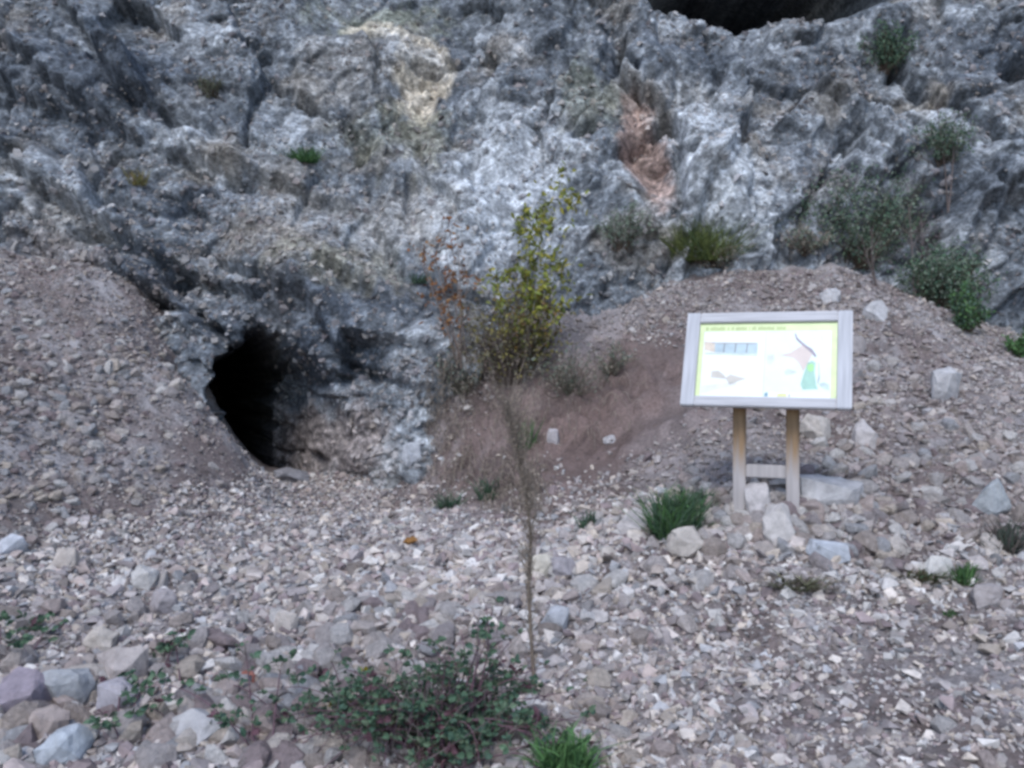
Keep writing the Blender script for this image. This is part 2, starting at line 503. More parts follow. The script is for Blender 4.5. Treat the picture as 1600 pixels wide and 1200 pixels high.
# (px, py, rx, ry, tilt, depth): hollows (+) and bulges (-) one can pick out in the photograph
for (px, py, rx, ry, an, dep, Y) in [
        (140, 352, 42, 20, -15, 0.38, 10.0), (235, 470, 30, 28, -30, 0.4, 9.6), (265, 425, 24, 22, 0, 0.32, 9.7), (190, 480, 40, 16, -25, 0.35, 9.6),
        (225, 205, 20, 12, -40, 0.25, 10.6), (365, 268, 34, 14, -25, 0.26, 10.3), (150, 105, 14, 12, 0, 0.3, 10.9), (340, 30, 14, 8, 0, 0.3, 11.5), (405, 75, 12, 10, 0, 0.28, 11.2),
        (20, 245, 28, 14, -20, 0.4, 10.4), (660, 105, 30, 9, -10, 0.3, 11.9), (855, 75, 36, 16, 10, 0.25, 11.6), (830, 195, 34, 12, 20, 0.28, 11),
        (915, 215, 24, 9, 25, 0.26, 10.9), (1040, 180, 18, 22, -35, 0.55, 10.7), (985, 105, 10, 26, 10, 0.4, 11.2), (1010, 235, 34, 92, 4, 0.30, 10.6),
        (1350, 225, 10, 34, 30, 0.3, 10.6), (1425, 60, 10, 60, -30, 0.32, 11.2), (1590, 110, 30, 40, -50, 0.5, 11), (1400, 330, 20, 22, 0, 0.4, 10.2),
        (650, 140, 46, 60, 0, 0.3, 11.6),
        (230, 120, 75, 45, -35, -0.22, 10.9), (60, 110, 70, 70, 0, -0.28, 11.0), (185, 110, 48, 36, -30, -0.2, 10.9), (290, 205, 44, 22, -25, -0.2, 10.5), (355, 240, 34, 18, -20, -0.22, 10.4),
        (200, 345, 60, 24, -25, -0.2, 10.0), (150, 405, 60, 18, -15, -0.22, 9.8), (290, 490, 55, 30, -10, -0.14, 9.4),
        (800, 230, 60, 26, 35, -0.2, 11.0), (1060, 90, 70, 60, 0, -0.25, 11.3), (1120, 300, 60, 80, 20, -0.25, 10.3), (1170, 230, 40, 20, 0, -0.16, 10.5),
        (1530, 190, 60, 40, 0, -0.3, 10.5), (1350, 150, 60, 50, 0, -0.15, 10.8), (720, 360, 50, 40, 30, -0.15, 10.1), (440, 460, 60, 40, 0, -0.18, 9.3)]:
    m = blob(px, py, rx, ry, Y, an)
    disp -= dep * (1 - sstep(0.35, 1.15, m)) if dep > 0 else dep * (1 - sstep(0.0, 1.3, m))

for _ in range(1):          # soften single-cell steps
    dd = np.pad(disp, 1, mode='edge')
    dd = 0.25 * dd[:-2] + 0.5 * dd[1:-1] + 0.25 * dd[2:]
    disp = 0.25 * dd[:, :-2] + 0.5 * dd[:, 1:-1] + 0.25 * dd[:, 2:]
# normal of the smooth base surface
dyx = np.gradient(CY, cx, axis=1); dyz = np.gradient(CY, cz, axis=0)
nl = np.sqrt(1 + dyx ** 2 + dyz ** 2)
VX = CX + disp * dyx / nl; VY = CY - disp / nl; VZ = CZ_ + disp * dyz / nl

# tunnel mouth: right-hand flank slants in, the tunnel itself runs back to the left
YM = 9.25
jag = blocks(U * 4.5 + wx * 3, W * 4.5 + wy * 3, 305, 1.2)[0]; jag2 = blocks(U * 4.5 + wx * 3, W * 4.5 + wy * 3, 309, 1.2)[0]
mpx = 800 + F * (CX + 0.08 * gnoise(U * 3, W * 3, 301) + 0.045 * jag + 0.02 * gnoise(U * 11, W * 11, 306)) / YM
mpy = 600 - F * (CZ_ + 0.10 * gnoise(U * 3, W * 3, 303) + 0.06 * jag2 + 0.02 * gnoise(U * 11, W * 11, 307) - CZ) / YM
top = 522 + 0.0022 * (mpx - 400) ** 2 * np.where(mpx < 400, 4.0, 1.6)
inside_v = sstep(-8, 26, mpy - top)
flank = (1 - sstep(415, 610, mpx)) * sstep(332, 346, mpx) * sstep(-20, 60, mpy - top)
core = (1 - sstep(396 + 0.10 * np.clip(660 - mpy, 0, 150), 424 + 0.24 * np.clip(660 - mpy, 0, 150), mpx)) * sstep(334, 346, mpx) * inside_v
below = 1 - 0.0 * mpy
VY = VY + (1.6 + 0.16 * jag) * flank + 7.5 * core
VX = VX - 0.5 * flank - 3.3 * core + 0.08 * core * gnoise(W * 2.5, U * 9, 333)
# made-up deep hollow high in the wall, standing in for a dark lens obstruction
hm = blob(1258, -98, 270, 148, 11.8, 0, 0.6)
added_hollow = (1 - sstep(0.35, 1.0, hm))
VY = VY + 8.0 * added_hollow
VZ = VZ + 0.8 * added_hollow

# colours of the rock itself
pal = {k: np.array(v) for k, v in dict(
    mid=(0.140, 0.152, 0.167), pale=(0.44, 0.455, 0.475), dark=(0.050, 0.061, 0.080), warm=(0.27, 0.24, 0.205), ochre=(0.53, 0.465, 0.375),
    red=(0.29, 0.205, 0.172), green=(0.17, 0.175, 0.11), brown=(0.26, 0.22, 0.205)).items()}
cc = np.ones(CX.shape + (3,)) * pal['mid']


def mixc(c, w):
    global cc
    w = np.clip(w, 0, 1)[..., None]
    cc = cc * (1 - w) + pal[c] * w


STAIN = 0.42 * fbm(U * 2.2, W * 2.2, 3, 331) + 0.28 * fbm(U * 7, W * 4, 3, 335)


def soft(px, py, rx, ry, Y=10.3, ang=0, lo=0.4, hi=1.25, st=1.0):
    return 1 - sstep(lo, hi, blob(px, py, rx, ry, Y, ang, 1.0) + st * STAIN)


tone = lerp(L2[2], R2[2]) * 0.5 + lerp(L3[2], R3[2]) * 0.3 + 0.4 * fbm(U * 1.2, W * 1.2, 4, 311) + 0.2
mixc('pale', sstep(0.5, 1.0, tone) * 0.5)
mixc('dark', sstep(0.40, 0.0, tone) * 0.5)
mixc('warm', sstep(0.1, 0.7, fbm(U * 0.9, W * 0.9, 4, 321)) * 0.55)
fine = 0.5 + 0.95 * (b4[2] * 0.5 + lerp(L3[2], R3[2]) * 0.5)
for c, px, py, rx, ry, an, Y, k in [
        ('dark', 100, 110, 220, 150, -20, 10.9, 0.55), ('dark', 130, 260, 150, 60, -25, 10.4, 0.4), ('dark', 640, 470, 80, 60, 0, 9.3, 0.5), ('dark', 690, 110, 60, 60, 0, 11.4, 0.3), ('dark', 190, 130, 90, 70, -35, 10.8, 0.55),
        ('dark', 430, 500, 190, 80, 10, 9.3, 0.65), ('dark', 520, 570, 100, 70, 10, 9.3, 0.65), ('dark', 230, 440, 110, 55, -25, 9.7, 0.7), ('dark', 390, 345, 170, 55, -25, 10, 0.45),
        ('pale', 800, 260, 150, 110, 40, 10.8, 0.9), ('pale', 760, 360, 110, 80, 40, 10, 0.75), ('pale', 1130, 290, 110, 130, 15, 10.4, 0.92), ('pale', 1100, 170, 80, 60, 0, 10.7, 0.45),
        ('pale', 300, 215, 130, 40, -22, 10.5, 0.6), ('pale', 100, 300, 120, 50, -20, 10.2, 0.35), ('pale', 560, 340, 150, 80, -10, 10, 0.3), ('pale', 640, 600, 50, 90, 0, 9, 0.35), ('pale', 640, 700, 60, 70, 0, 8.9, 0.5),
        ('warm', 350, 232, 50, 25, -20, 10.4, 0.8), ('warm', 500, 400, 170, 60, -20, 9.8, 0.65), ('warm', 600, 320, 120, 60, 0, 10.2, 0.4), ('green', 560, 420, 120, 60, 0, 9.8, 0.3), ('warm', 540, 120, 80, 100, 0, 11.6, 0.35), ('warm', 80, 330, 120, 40, -20, 10, 0.4), ('dark', 930, 90, 110, 70, 0, 11.5, 0.4), ('dark', 1090, 80, 90, 60, 0, 11.3, 0.5), ('dark', 1280, 300, 90, 90, 0, 10.4, 0.35), ('dark', 1500, 330, 110, 80, 0, 10.3, 0.35), ('brown', 510, 700, 130, 75, 0, 9.4, 0.95),
        ('green', 600, 30, 110, 50, 0, 12.3, 0.55), ('ochre', 658, 125, 48, 85, 0, 11.8, 0.92), ('ochre', 605, 55, 80, 24, -22, 12, 0.65), ('pale', 640, 90, 60, 24, -20, 11.9, 0.5), ('warm', 650, 220, 50, 60, 0, 11.2, 0.5), ('green', 640, 210, 90, 60, 0, 11.3, 0.4), ('green', 925, 150, 45, 80, 20, 11, 0.45),
        ('red', 1010, 232, 42, 100, 4, 10.6, 0.9), ('red', 985, 160, 14, 40, 10, 10.9, 0.6), ('warm', 1190, 220, 20, 50, 10, 10.5, 0.7), ('warm', 1485, 140, 14, 40, 0, 10.8, 0.8),
        ('brown', 100, 400, 140, 40, -20, 9.8, 0.5), ('dark', 1560, 90, 110, 90, -30, 11, 0.6), ('dark', 1300, 110, 120, 60, 0, 11.2, 0.4), ('pale', 1540, 190, 80, 30, 0, 10.5, 0.35)]:
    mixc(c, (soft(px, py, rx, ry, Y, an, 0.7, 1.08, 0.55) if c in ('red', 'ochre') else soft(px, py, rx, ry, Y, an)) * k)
cc = cc * fine[..., None]
CVERT = np.stack([VX, VY, VZ], -1).reshape(-1, 3)
ny, nx = CX.shape
idx = np.arange(nx * ny).reshape(ny, nx)
cquads = np.stack([idx[:-1, :-1], idx[:-1, 1:], idx[1:, 1:], idx[1:, :-1]], -1).reshape(-1, 4)
cliff = tag(link('cliff', mesh_np('cliff', CVERT, cquads, False, {'col': cc.reshape(-1, 3)}), M['cliff']),
            'tall fractured grey limestone cliff with a dark tunnel mouth at its foot', 'cliff', kind='structure')

# picking: nearest surface under a photo position
AV = np.concatenate([GVERT, CVERT]); AV = AV[(AV[:, 1] > 2)]
APX = 800 + F * AV[:, 0] / AV[:, 1]; APY = 600 - F * (AV[:, 2] - CZ) / AV[:, 1]


def pick(px, py, tol=4.0):
    while True:
        m = (np.abs(APX - px) < tol) & (np.abs(APY - py) < tol)
        if m.any():
            v = AV[m]
            return Vector(v[np.argmin(v[:, 1])])
        tol *= 1.6


# ------------------------------------------------------------------ stones
def hull(npts, seed, flat=0.75, tetra=0.0):
    r = np.random.default_rng(seed)
    P = r.normal(size=(npts, 3)); P /= np.linalg.norm(P, axis=1)[:, None]
    P *= (0.78 + 0.3 * r.random((npts, 1)))
    P = np.sign(P) * np.abs(P) ** 0.85
    P *= np.array([1.0, 0.7 + 0.25 * r.random(), flat * (0.75 + 0.4 * r.random())])
    bm = bmesh.new()
    for p in P: bm.verts.new(p)
    res = bmesh.ops.convex_hull(bm, input=bm.verts)
    bmesh.ops.delete(bm, geom=[g for g in res['geom_interior'] if isinstance(g, bmesh.types.BMVert)], context='VERTS')
    bmesh.ops.triangulate(bm, faces=bm.faces)
    bm.verts.index_update()
    V = np.array([v.co[:] for v in bm.verts]); T = np.array([[v.index for v in f.verts] for f in bm.faces])
    bm.free()
    return V, T


SMALL = [hull(9, 500 + i) for i in range(16)]
BIG = []
for i in range(22):
    V, T = hull(22, 700 + i)
    me = mesh_np('stone', V, T, False); me.materials.append(M['stone'])
    BIG.append(me)

NG = 480000
sx = rng.uniform(-8.2, 8.2, NG); sy = rng.uniform(1.8, 9.9, NG)
keep = (np.abs(sx) < 0.70 * sy + 2.4)
sx, sy = sx[keep], sy[keep]
sz = ground_z(sx, sy); sreg = region(sx, sy)
spx = 800 + F * sx / sy; spy = 600 - F * (sz - CZ) / sy


def g2(px, py, cx_, cy_, rx, ry):
    return np.exp(-((px - cx_) / rx) ** 2 - ((py - cy_) / ry) ** 2)


# the world spots the size map is anchored to (x, y in metres)
def gw(x0, y0, rx, ry):
    return np.exp(-((sx - x0) / rx) ** 2 - ((sy - y0) / ry) ** 2)


coarse = 0.08 + 0.44 * gw(-1.9, 3.4, 1.2, 0.8) + 0.33 * gw(-1.1, 5.0, 1.7, 1.3) - 0.05 * gw(1.6, 3.6, 1.8, 0.9) + 0.35 * gw(2.0, 5.5, 1.5, 0.6) + 0.3 * gw(-3.5, 8.25, 0.5, 0.3) + 0.2 * gw(0.3, 6.0, 1.0, 0.9) + 0.22 * gw(3.6, 6.0, 1.4, 1.3) + 0.22 * gw(3.4, 8.4, 1.5, 0.9) + 0.15 * gw(-4.0, 7.4, 1.0, 0.7) + 0.2 * gw(-1.2, 8.2, 0.9, 0.7)
patch = fbm(sx * 0.8, sy * 0.8, 3, 401)
dens = 0.56 + 0.42 * patch + 0.5 * coarse
dens *= np.where(sreg == 1, 0.52, np.where(sreg == 2, 0.7, 1.0))
dens *= 1 - 0.3 * gw(1.7, 3.9, 1.6, 0.8) - np.minimum(1.7 * gw(0.75, 8.05, 1.5, 1.0), 0.96) - 0.3 * gw(2.6, 8.4, 1.3, 0.8) - 0.35 * gw(-2.9, 7.0, 0.9, 0.9)
u = rng.random(len(sx))
size = 0.009 + 0.012 * u + (0.040 + 0.10 * coarse) * (rng.random(len(sx)) ** 5) + 0.085 * coarse * rng.random(len(sx)) ** 1.4 * np.clip(1 + 0.8 * patch, 0.3, 1.8)
size = np.minimum(size, 0.095)
prob = dens * np.clip((0.020 / size) ** 1.05, 0.0, 1.0)
# coarse areas are covered by the big ones, so fewer fines survive there
keep = (rng.random(len(sx)) < prob)
sx, sy, sz, sreg, size = sx[keep], sy[keep], sz[keep], sreg[keep], size[keep]
inview = (np.abs(800 + F * sx / sy - 800) < 800) & ((600 - F * (sz - CZ) / sy) < 1200)
ncell = fbm(sx * 1.5, sy * 1.5, 3, 411)


def rot_mats(n, r):
    q = r.normal(size=(n, 4)); q /= np.linalg.norm(q, axis=1)[:, None]
    w, x, y, z = q.T
    return np.stack([np.stack([1 - 2 * (y * y + z * z), 2 * (x * y - z * w), 2 * (x * z + y * w)], -1),
                     np.stack([2 * (x * y + z * w), 1 - 2 * (x * x + z * z), 2 * (y * z - x * w)], -1),
                     np.stack([2 * (x * z - y * w), 2 * (y * z + x * w), 1 - 2 * (x * x + y * y)], -1)], 1)


app = np.where(inview, size / sy, 0)
for k in range(3):
    sel = np.where(sreg == k)[0]
    order = sel[np.argsort(-app[sel])]
    singles, rest = order[:300], order[300:]
    for i in singles:
        o = link('stone', BIG[rng.integers(len(BIG))], None, GOBJ[k])
        s = size[i] * 1.05
        o.scale = (s, s * rng.uniform(0.8, 1.1), s * rng.uniform(0.75, 1.05))
        o.location = (sx[i], sy[i], sz[i] + rng.uniform(-0.05, 0.32) * s)
        o.rotation_euler = (rng.normal(0, 0.5), rng.normal(0, 0.5), rng.uniform(0, 6.28))
    Vs, Ts, Cs = [], [], []
    off = 0
    pid = rng.integers(0, len(SMALL), len(rest))
    for p in range(len(SMALL)):
        ii = rest[pid == p]
        if len(ii) == 0: continue
        V0, T0 = SMALL[p]
        Rm = rot_mats(len(ii), rng)
        sc = size[ii][:, None, None] * np.stack([np.ones(len(ii)), rng.uniform(0.75, 1.1, len(ii)), rng.uniform(0.7, 1.1, len(ii))], -1)[:, None, :]
        V = np.einsum('nij,nvj->nvi', Rm, V0[None] * sc)
        V[..., 2] *= 0.8
        V += np.stack([sx[ii], sy[ii], sz[ii] + 0.2 * size[ii]], -1)[:, None, :]
        Tt = T0[None] + (np.arange(len(ii)) * len(V0))[:, None, None] + off
        off += V.shape[0] * V.shape[1]
        ci = STONE_COLS[rng.integers(0, len(STONE_COLS), len(ii))] * rng.uniform(0.55, 1.25, (len(ii), 1)) * (0.92, 0.78, 0.9)[k]
        if k: ci = 0.6 * ci + 0.4 * np.array([0.215, 0.178, 0.168])
        Vs.append(V.reshape(-1, 3)); Ts.append(Tt.reshape(-1, 3)); Cs.append(np.repeat(ci, len(V0), 0))
    me = mesh_np('rubble', np.concatenate(Vs), np.concatenate(Ts), False, {'col': np.concatenate(Cs)})
    tag(link('rubble', me, M['rubble'], GOBJ[k]), kind='stuff')

# broken pieces sticking out of the rock face
ci_ = rng.integers(0, len(CVERT), 60000)
cn = np.cross(np.gradient(np.stack([VX, VY, VZ], -1), axis=1), np.gradient(np.stack([VX, VY, VZ], -1), axis=0)).reshape(-1, 3)
cn /= np.linalg.norm(cn, axis=1)[:, None] + 1e-12
pv = CVERT[ci_]; pu = pv[:, 0]; pw = pv[:, 2]
den = 0.10 + 0.35 * (gnoise(pu * 0.9, pw * 0.9, 611) > 0.05) + 0.9 * np.exp(-((pu + 4.0) / 2.6) ** 2 - ((pw - 3.2) / 1.1) ** 2) + 0.9 * np.exp(-((pu + 1.4) / 0.6) ** 2 - ((pw - 1.2) / 0.9) ** 2)
kp = (rng.random(len(ci_)) < den) & (np.abs(pu) < 7.6) & (pw > 0.4) & (pw < 7.6) & (np.abs(cn[ci_, 0]) < 0.8) & (added_hollow.ravel()[ci_] < 0.02) & (core.ravel()[ci_] < 0.02)
ci_ = ci_[kp]
csz = 0.012 + 0.016 * rng.random(len(ci_)) + 0.06 * rng.random(len(ci_)) ** 6
Vs, Ts, Cs, off = [], [], [], 0
pid = rng.integers(0, len(SMALL), len(ci_))
ccf = cc.reshape(-1, 3)
for p in range(len(SMALL)):
    sel = pid == p; ii = ci_[sel]; sz_ = csz[sel]
    V0, T0 = SMALL[p]
    V = np.einsum('nij,nvj->nvi', rot_mats(len(ii), rng), V0[None] * sz_[:, None, None]) + CVERT[ii][:, None, :]
    Ts.append((T0[None] + (np.arange(len(ii)) * len(V0))[:, None, None] + off).reshape(-1, 3)); off += V.shape[0] * V.shape[1]
    Vs.append(V.reshape(-1, 3))
    c_ = 0.55 * ccf[ii] + 0.45 * STONE_COLS[rng.integers(0, len(STONE_COLS), len(ii))] * 0.8
    Cs.append(np.repeat(c_ * rng.uniform(0.6, 1.3, (len(ii), 1)), len(V0), 0))
tag(link('rubble', mesh_np('rubble', np.concatenate(Vs), np.concatenate(Ts), False, {'col': np.concatenate(Cs)}), M['rubble'], cliff), kind='stuff')

# boulders one can single out
def boulder(px, py, wpx, hpx, c, label, name='boulder', seed=0, sink=0.3):
    p = pick(px, py)
    s = p.y / F
    V, T = hull(26, 900 + seed, 1.0)
    bm = bmesh.new()
    vs = [bm.verts.new(v) for v in V]
    for t_ in T: bm.faces.new([vs[i] for i in t_])
    bmesh.ops.subdivide_edges(bm, edges=bm.edges, cuts=2, use_grid_fill=True)
    P = np.array([v.co[:] for v in bm.verts])
    nn = 0.10 * gnoise(P[:, 0] * 2.2 + seed, P[:, 1] * 2.2 + P[:, 2] * 1.7, seed) + 0.05 * gnoise(P[:, 0] * 6 + P[:, 2] * 3, P[:, 1] * 6 - P[:, 2] * 4, seed + 1)
    for v, d in zip(bm.verts, nn): v.co *= (1 + d)
    ext = np.array([v.co[:] for v in bm.verts]); mx = ext.max(0) - ext.min(0)
    sc = (wpx * s / mx[0], wpx * s * 0.8 / mx[1], hpx * s * 1.25 / mx[2])
    bmesh.ops.scale(bm, vec=sc, verts=bm.verts)
    zmin = min(v.co.z for v in bm.verts)
    bmesh.ops.translate(bm, vec=(0, 0, -zmin), verts=bm.verts)
    me = bpy.data.meshes.new(name); bm.to_mesh(me); bm.free()
    o = link(name, me, plain_stone('rock_' + str(seed), c))
    o.location = (p.x, p.y + 0.3 * wpx * s, p.z - 0.28 * hpx * s)
    o.rotation_euler = (rng.normal(0, 0.08), rng.normal(0, 0.08), 0)
    return tag(o, label, 'rock')


for i, (px, py, w, h, c, lab) in enumerate([
        (1474, 620, 46, 54, (0.42, 0.40, 0.40), 'pale pointed rock alone on the slope right of the board'),
        (1340, 552, 44, 34, (0.34, 0.30, 0.29), 'pinkish grey rock just off the right edge of the board'),
        (1375, 500, 40, 36, (0.46, 0.44, 0.44), 'tilted light rock behind the upper right corner of the board'),
        (1280, 690, 50, 48, (0.47, 0.42, 0.38), 'cream rock beside the upper right post of the board'),
        (1190, 812, 42, 56, (0.46, 0.42, 0.41), 'pale wedge of rock standing between the two sign posts'),
        (1225, 850, 50, 66, (0.48, 0.44, 0.42), 'large light rock below the right sign post'),
        (1000, 834, 58, 44, (0.44, 0.40, 0.39), 'squarish pinkish rock beside the green clump left of the sign'),
        (1078, 872, 64, 48, (0.43, 0.38, 0.34), 'angular tan rock in front of the left sign post'),
        (1300, 880, 70, 38, (0.42, 0.43, 0.46), 'long bluish white rock on the ground below the sign'),
        (1475, 902, 52, 34, (0.50, 0.47, 0.44), 'rounded white rock beside the green weed at the far right'),
        (1550, 950, 56, 40, (0.33, 0.29, 0.28), 'brownish rock near the right border below the white one'),
        (1300, 795, 110, 50, (0.42, 0.40, 0.40), 'broad grey slab right of the right sign post'),
        (1560, 805, 70, 60, (0.34, 0.35, 0.36), 'big grey rock on the rubble at the right border'),
        (1365, 700, 44, 50, (0.44, 0.40, 0.39), 'upright pinkish rock on the rubble right of the posts'),
        (95, 890, 46, 36, (0.46, 0.40, 0.36), 'cream rock with a shaded foot low on the left scree'),
        (10, 868, 50, 36, (0.47, 0.47, 0.50), 'smooth bluish white rock at the left border'),
        (225, 920, 42, 40, (0.47, 0.44, 0.42), 'pale pointed stone in the middle of the left scree'),
        (150, 1015, 58, 34, (0.47, 0.41, 0.36), 'flat cream stone among bramble shoots at lower left'),
        (85, 1110, 90, 64, (0.33, 0.33, 0.34), 'large grey block low in the left corner'),
        (25, 1120, 80, 70, (0.26, 0.22, 0.25), 'purplish dark block at the lower left border'),
        (170, 1120, 64, 54, (0.36, 0.33, 0.35), 'mauve grey rock beside the large grey block'),
        (90, 1195, 84, 50, (0.42, 0.44, 0.47), 'light bluish rock at the bottom edge left'),
        (60, 1160, 64, 52, (0.33, 0.27, 0.245), 'brown rock wedged between the blocks in the left corner'),
        (300, 1170, 90, 50, (0.40, 0.38, 0.38), 'wide pinkish slab at the bottom edge near the brambles'),
        (190, 1065, 84, 56, (0.38, 0.33, 0.31), 'flat brownish pink slab above the lower left corner'),
        (250, 960, 46, 40, (0.34, 0.30, 0.30), 'dark pink stone in the left foreground scree'),
        (385, 1070, 26, 24, (0.36, 0.15, 0.115), 'small brick red stone among the bramble shoots'),
        (440, 990, 40, 36, (0.47, 0.41, 0.37), 'cream stone at the upper tip of the trailing brambles'),
        (845, 905, 36, 40, (0.50, 0.45, 0.38), 'pale tan stone right behind the dry stalk'),
        (870, 985, 46, 40, (0.44, 0.43, 0.44), 'rounded light grey stone right of the dry stalk'),
        (885, 900, 50, 32, (0.31, 0.28, 0.29), 'dark mauve stone right of the tan one'),
        (865, 688, 22, 22, (0.40, 0.36, 0.36), 'rock poking from the earth bank over a small dark hollow'),
        (955, 692, 24, 14, (0.45, 0.42, 0.42), 'light stone lying on the bare earth of the bank'),
        (450, 752, 60, 24, (0.22, 0.21, 0.22), 'dark flat rock lying on the tunnel floor'),
        (640, 725, 34, 34, (0.42, 0.42, 0.44), 'light grey rock at the foot of the flank right of the tunnel'),
        (1300, 470, 34, 26, (0.45, 0.43, 0.43), 'pale rock at the crest of the slope above the board'),
]):
    boulder(px, py, w, h, c, lab, seed=i)


# ------------------------------------------------------------------ plants
class Plant:
    def __init__(self):
        self.sv, self.sf, self.sc = [], [], []
        self.lv, self.lf, self.lc = [], [], []
        self.ns = self.nl = 0

    def stem(self, pts, r0, r1, c, sides=4):
        pts = np.asarray(pts, float); n = len(pts)
        d = np.gradient(pts, axis=0); d /= np.linalg.norm(d, axis=1)[:, None] + 1e-9
        up = np.array([0.31, 0.95, 0.02])
        a = np.cross(d, up); a /= np.linalg.norm(a, axis=1)[:, None] + 1e-9
        b = np.cross(d, a)
        rr = np.linspace(r0, r1, n)[:, None, None]
        th = np.arange(sides) / sides * 2 * np.pi
        ring = pts[:, None] + rr * (np.cos(th)[None, :, None] * a[:, None] + np.sin(th)[None, :, None] * b[:, None])
        i = np.arange(n * sides).reshape(n, sides)
        j = np.roll(i, -1, 1)
        f = np.stack([i[:-1], j[:-1], j[1:], i[1:]], -1).reshape(-1, 4)
        self.sv.append(ring.reshape(-1, 3)); self.sf.append(f + self.ns); self.ns += n * sides
        self.sc.append(np.tile(np.asarray(c, float) * rng.uniform(0.8, 1.2), (n * sides, 1)))

    def leaves(self, pos, direc, length, width, cols):
        """pos, direc (n,3): ovate leaves, folded along the midrib"""
        n = len(pos)
        pos = np.asarray(pos, float); d = np.asarray(direc, float)
        d = d / (np.linalg.norm(d, axis=1)[:, None] + 1e-9)
        r = rng.normal(size=(n, 3)); r[:, 2] *= 0.3
        w = np.cross(d, r); flip = rng.random(n) < 0
        w = w / (np.linalg.norm(w, axis=1)[:, None] + 1e-9)
        nrm = np.cross(w, d)
        nrm *= np.sign(nrm[:, 2:3] + 1e-6)
        L = np.broadcast_to(np.asarray(length, float), (n,))[:, None]; Wd = np.broadcast_to(np.asarray(width, float), (n,))[:, None]
        v = np.stack([pos, pos + d * L * 0.35 + w * Wd * 0.5 + nrm * Wd * 0.12, pos + d * L * 0.75 + w * Wd * 0.33 + nrm * Wd * 0.1,
                      pos + d * L - nrm * L * 0.12, pos + d * L * 0.75 - w * Wd * 0.33 + nrm * Wd * 0.1, pos + d * L * 0.35 - w * Wd * 0.5 + nrm * Wd * 0.12,
                      pos + d * L * 0.5], 1)
        f = np.array([[0, 1, 6], [1, 2, 6], [2, 3, 6], [3, 4, 6], [4, 5, 6], [5, 0, 6]])
        ff = (f[None] + (np.arange(n) * 7)[:, None, None] + self.nl).reshape(-1, 3)
        self.lv.append(v.reshape(-1, 3)); self.lf.append(ff); self.nl += n * 7
        self.lc.append(np.repeat(np.asarray(cols, float), 7, 0))

    def build(self, name, root, label, cat, group=None, leafname='foliage'):
        e = empty(name, root)
        rt = np.asarray(root, float)
        if self.sv:
            me = mesh_np('stems', np.concatenate(self.sv) - rt, np.concatenate(self.sf), True, {'col': np.concatenate(self.sc)})
            o = link('stems', me, M['stem'], e)
            if len(self.sv) > 12: o['kind'] = 'stuff'
        if self.lv:
            me = mesh_np(leafname, np.concatenate(self.lv) - rt, np.concatenate(self.lf), False, {'col': np.concatenate(self.lc)})
            o = link(leafname, me, M['leaf'], e); o['kind'] = 'stuff'
        return tag(e, label, cat, group)


def pickcol(cols, n, var=0.25):
    c = np.array(cols)[rng.integers(0, len(cols), n)]
    return c * rng.uniform(1 - var, 1 + var, (n, 1))


GREEN = [(0.065, 0.115, 0.07), (0.085, 0.14, 0.085), (0.055, 0.10, 0.068), (0.10, 0.145, 0.09)]
BRIGHT = [(0.075, 0.16, 0.055), (0.06, 0.125, 0.05), (0.095, 0.18, 0.065)]
YELLOW = [(0.23, 0.23, 0.04), (0.18, 0.20, 0.04), (0.26, 0.23, 0.04), (0.14, 0.165, 0.04)]
GREYG = [(0.15, 0.185, 0.135), (0.19, 0.21, 0.17), (0.12, 0.16, 0.115)]
STRAW = [(0.26, 0.21, 0.17), (0.20, 0.16, 0.13), (0.30, 0.25, 0.20)]
RUST = [(0.22, 0.095, 0.035), (0.17, 0.07, 0.03), (0.25, 0.13, 0.05)]


def curve_pts(p0, p1, bend, n=8):
    t = np.linspace(0, 1, n)[:, None]
    return np.asarray(p0) * (1 - t) + np.asarray(p1) * t + np.asarray(bend) * (4 * t * (1 - t))


def grass_tuft(name, px, py, wpx, hpx, cols, n, label, cat='grass', lean=0.9, root=None, wid=0.0062):
    n = int(n * 1.9)
    p = root or pick(px, py)
    s = p.y / F
    P = Plant()
    w, h = wpx * s, hpx * s
    for _ in range(n):
        a = rng.uniform(0, 6.28); r = w * 0.33 * math.sqrt(rng.random())
        b = np.array([p.x + r * math.cos(a), p.y + 0.6 * r * math.sin(a), p.z - 0.02])
        hh = h * (0.25 + 0.8 * rng.random() ** 1.3)
        tip = b + np.array([rng.normal(0, lean * w * 0.4), rng.normal(0, lean * w * 0.3) - 0.02, hh])
        m = (b + tip) / 2 + np.array([rng.normal(0, 0.05 * w), rng.normal(0, 0.04 * w), rng.uniform(0.05, 0.3) * hh])
        dv = rng.normal(size=3); dv[2] = 0; dv /= np.linalg.norm(dv)
        wd = wid * rng.uniform(0.6, 1.2)
        v = np.array([b - dv * wd, b + dv * wd, m + dv * wd * 0.8, m - dv * wd * 0.8, tip])
        P.lv.append(v); P.lf.append(np.array([[0, 1, 2], [0, 2, 3], [3, 2, 4]]) + P.nl); P.nl += 5
        P.lc.append(np.tile(pickcol(cols, 1), (5, 1)))
    return P.build(name, p, label, cat, leafname='blades')


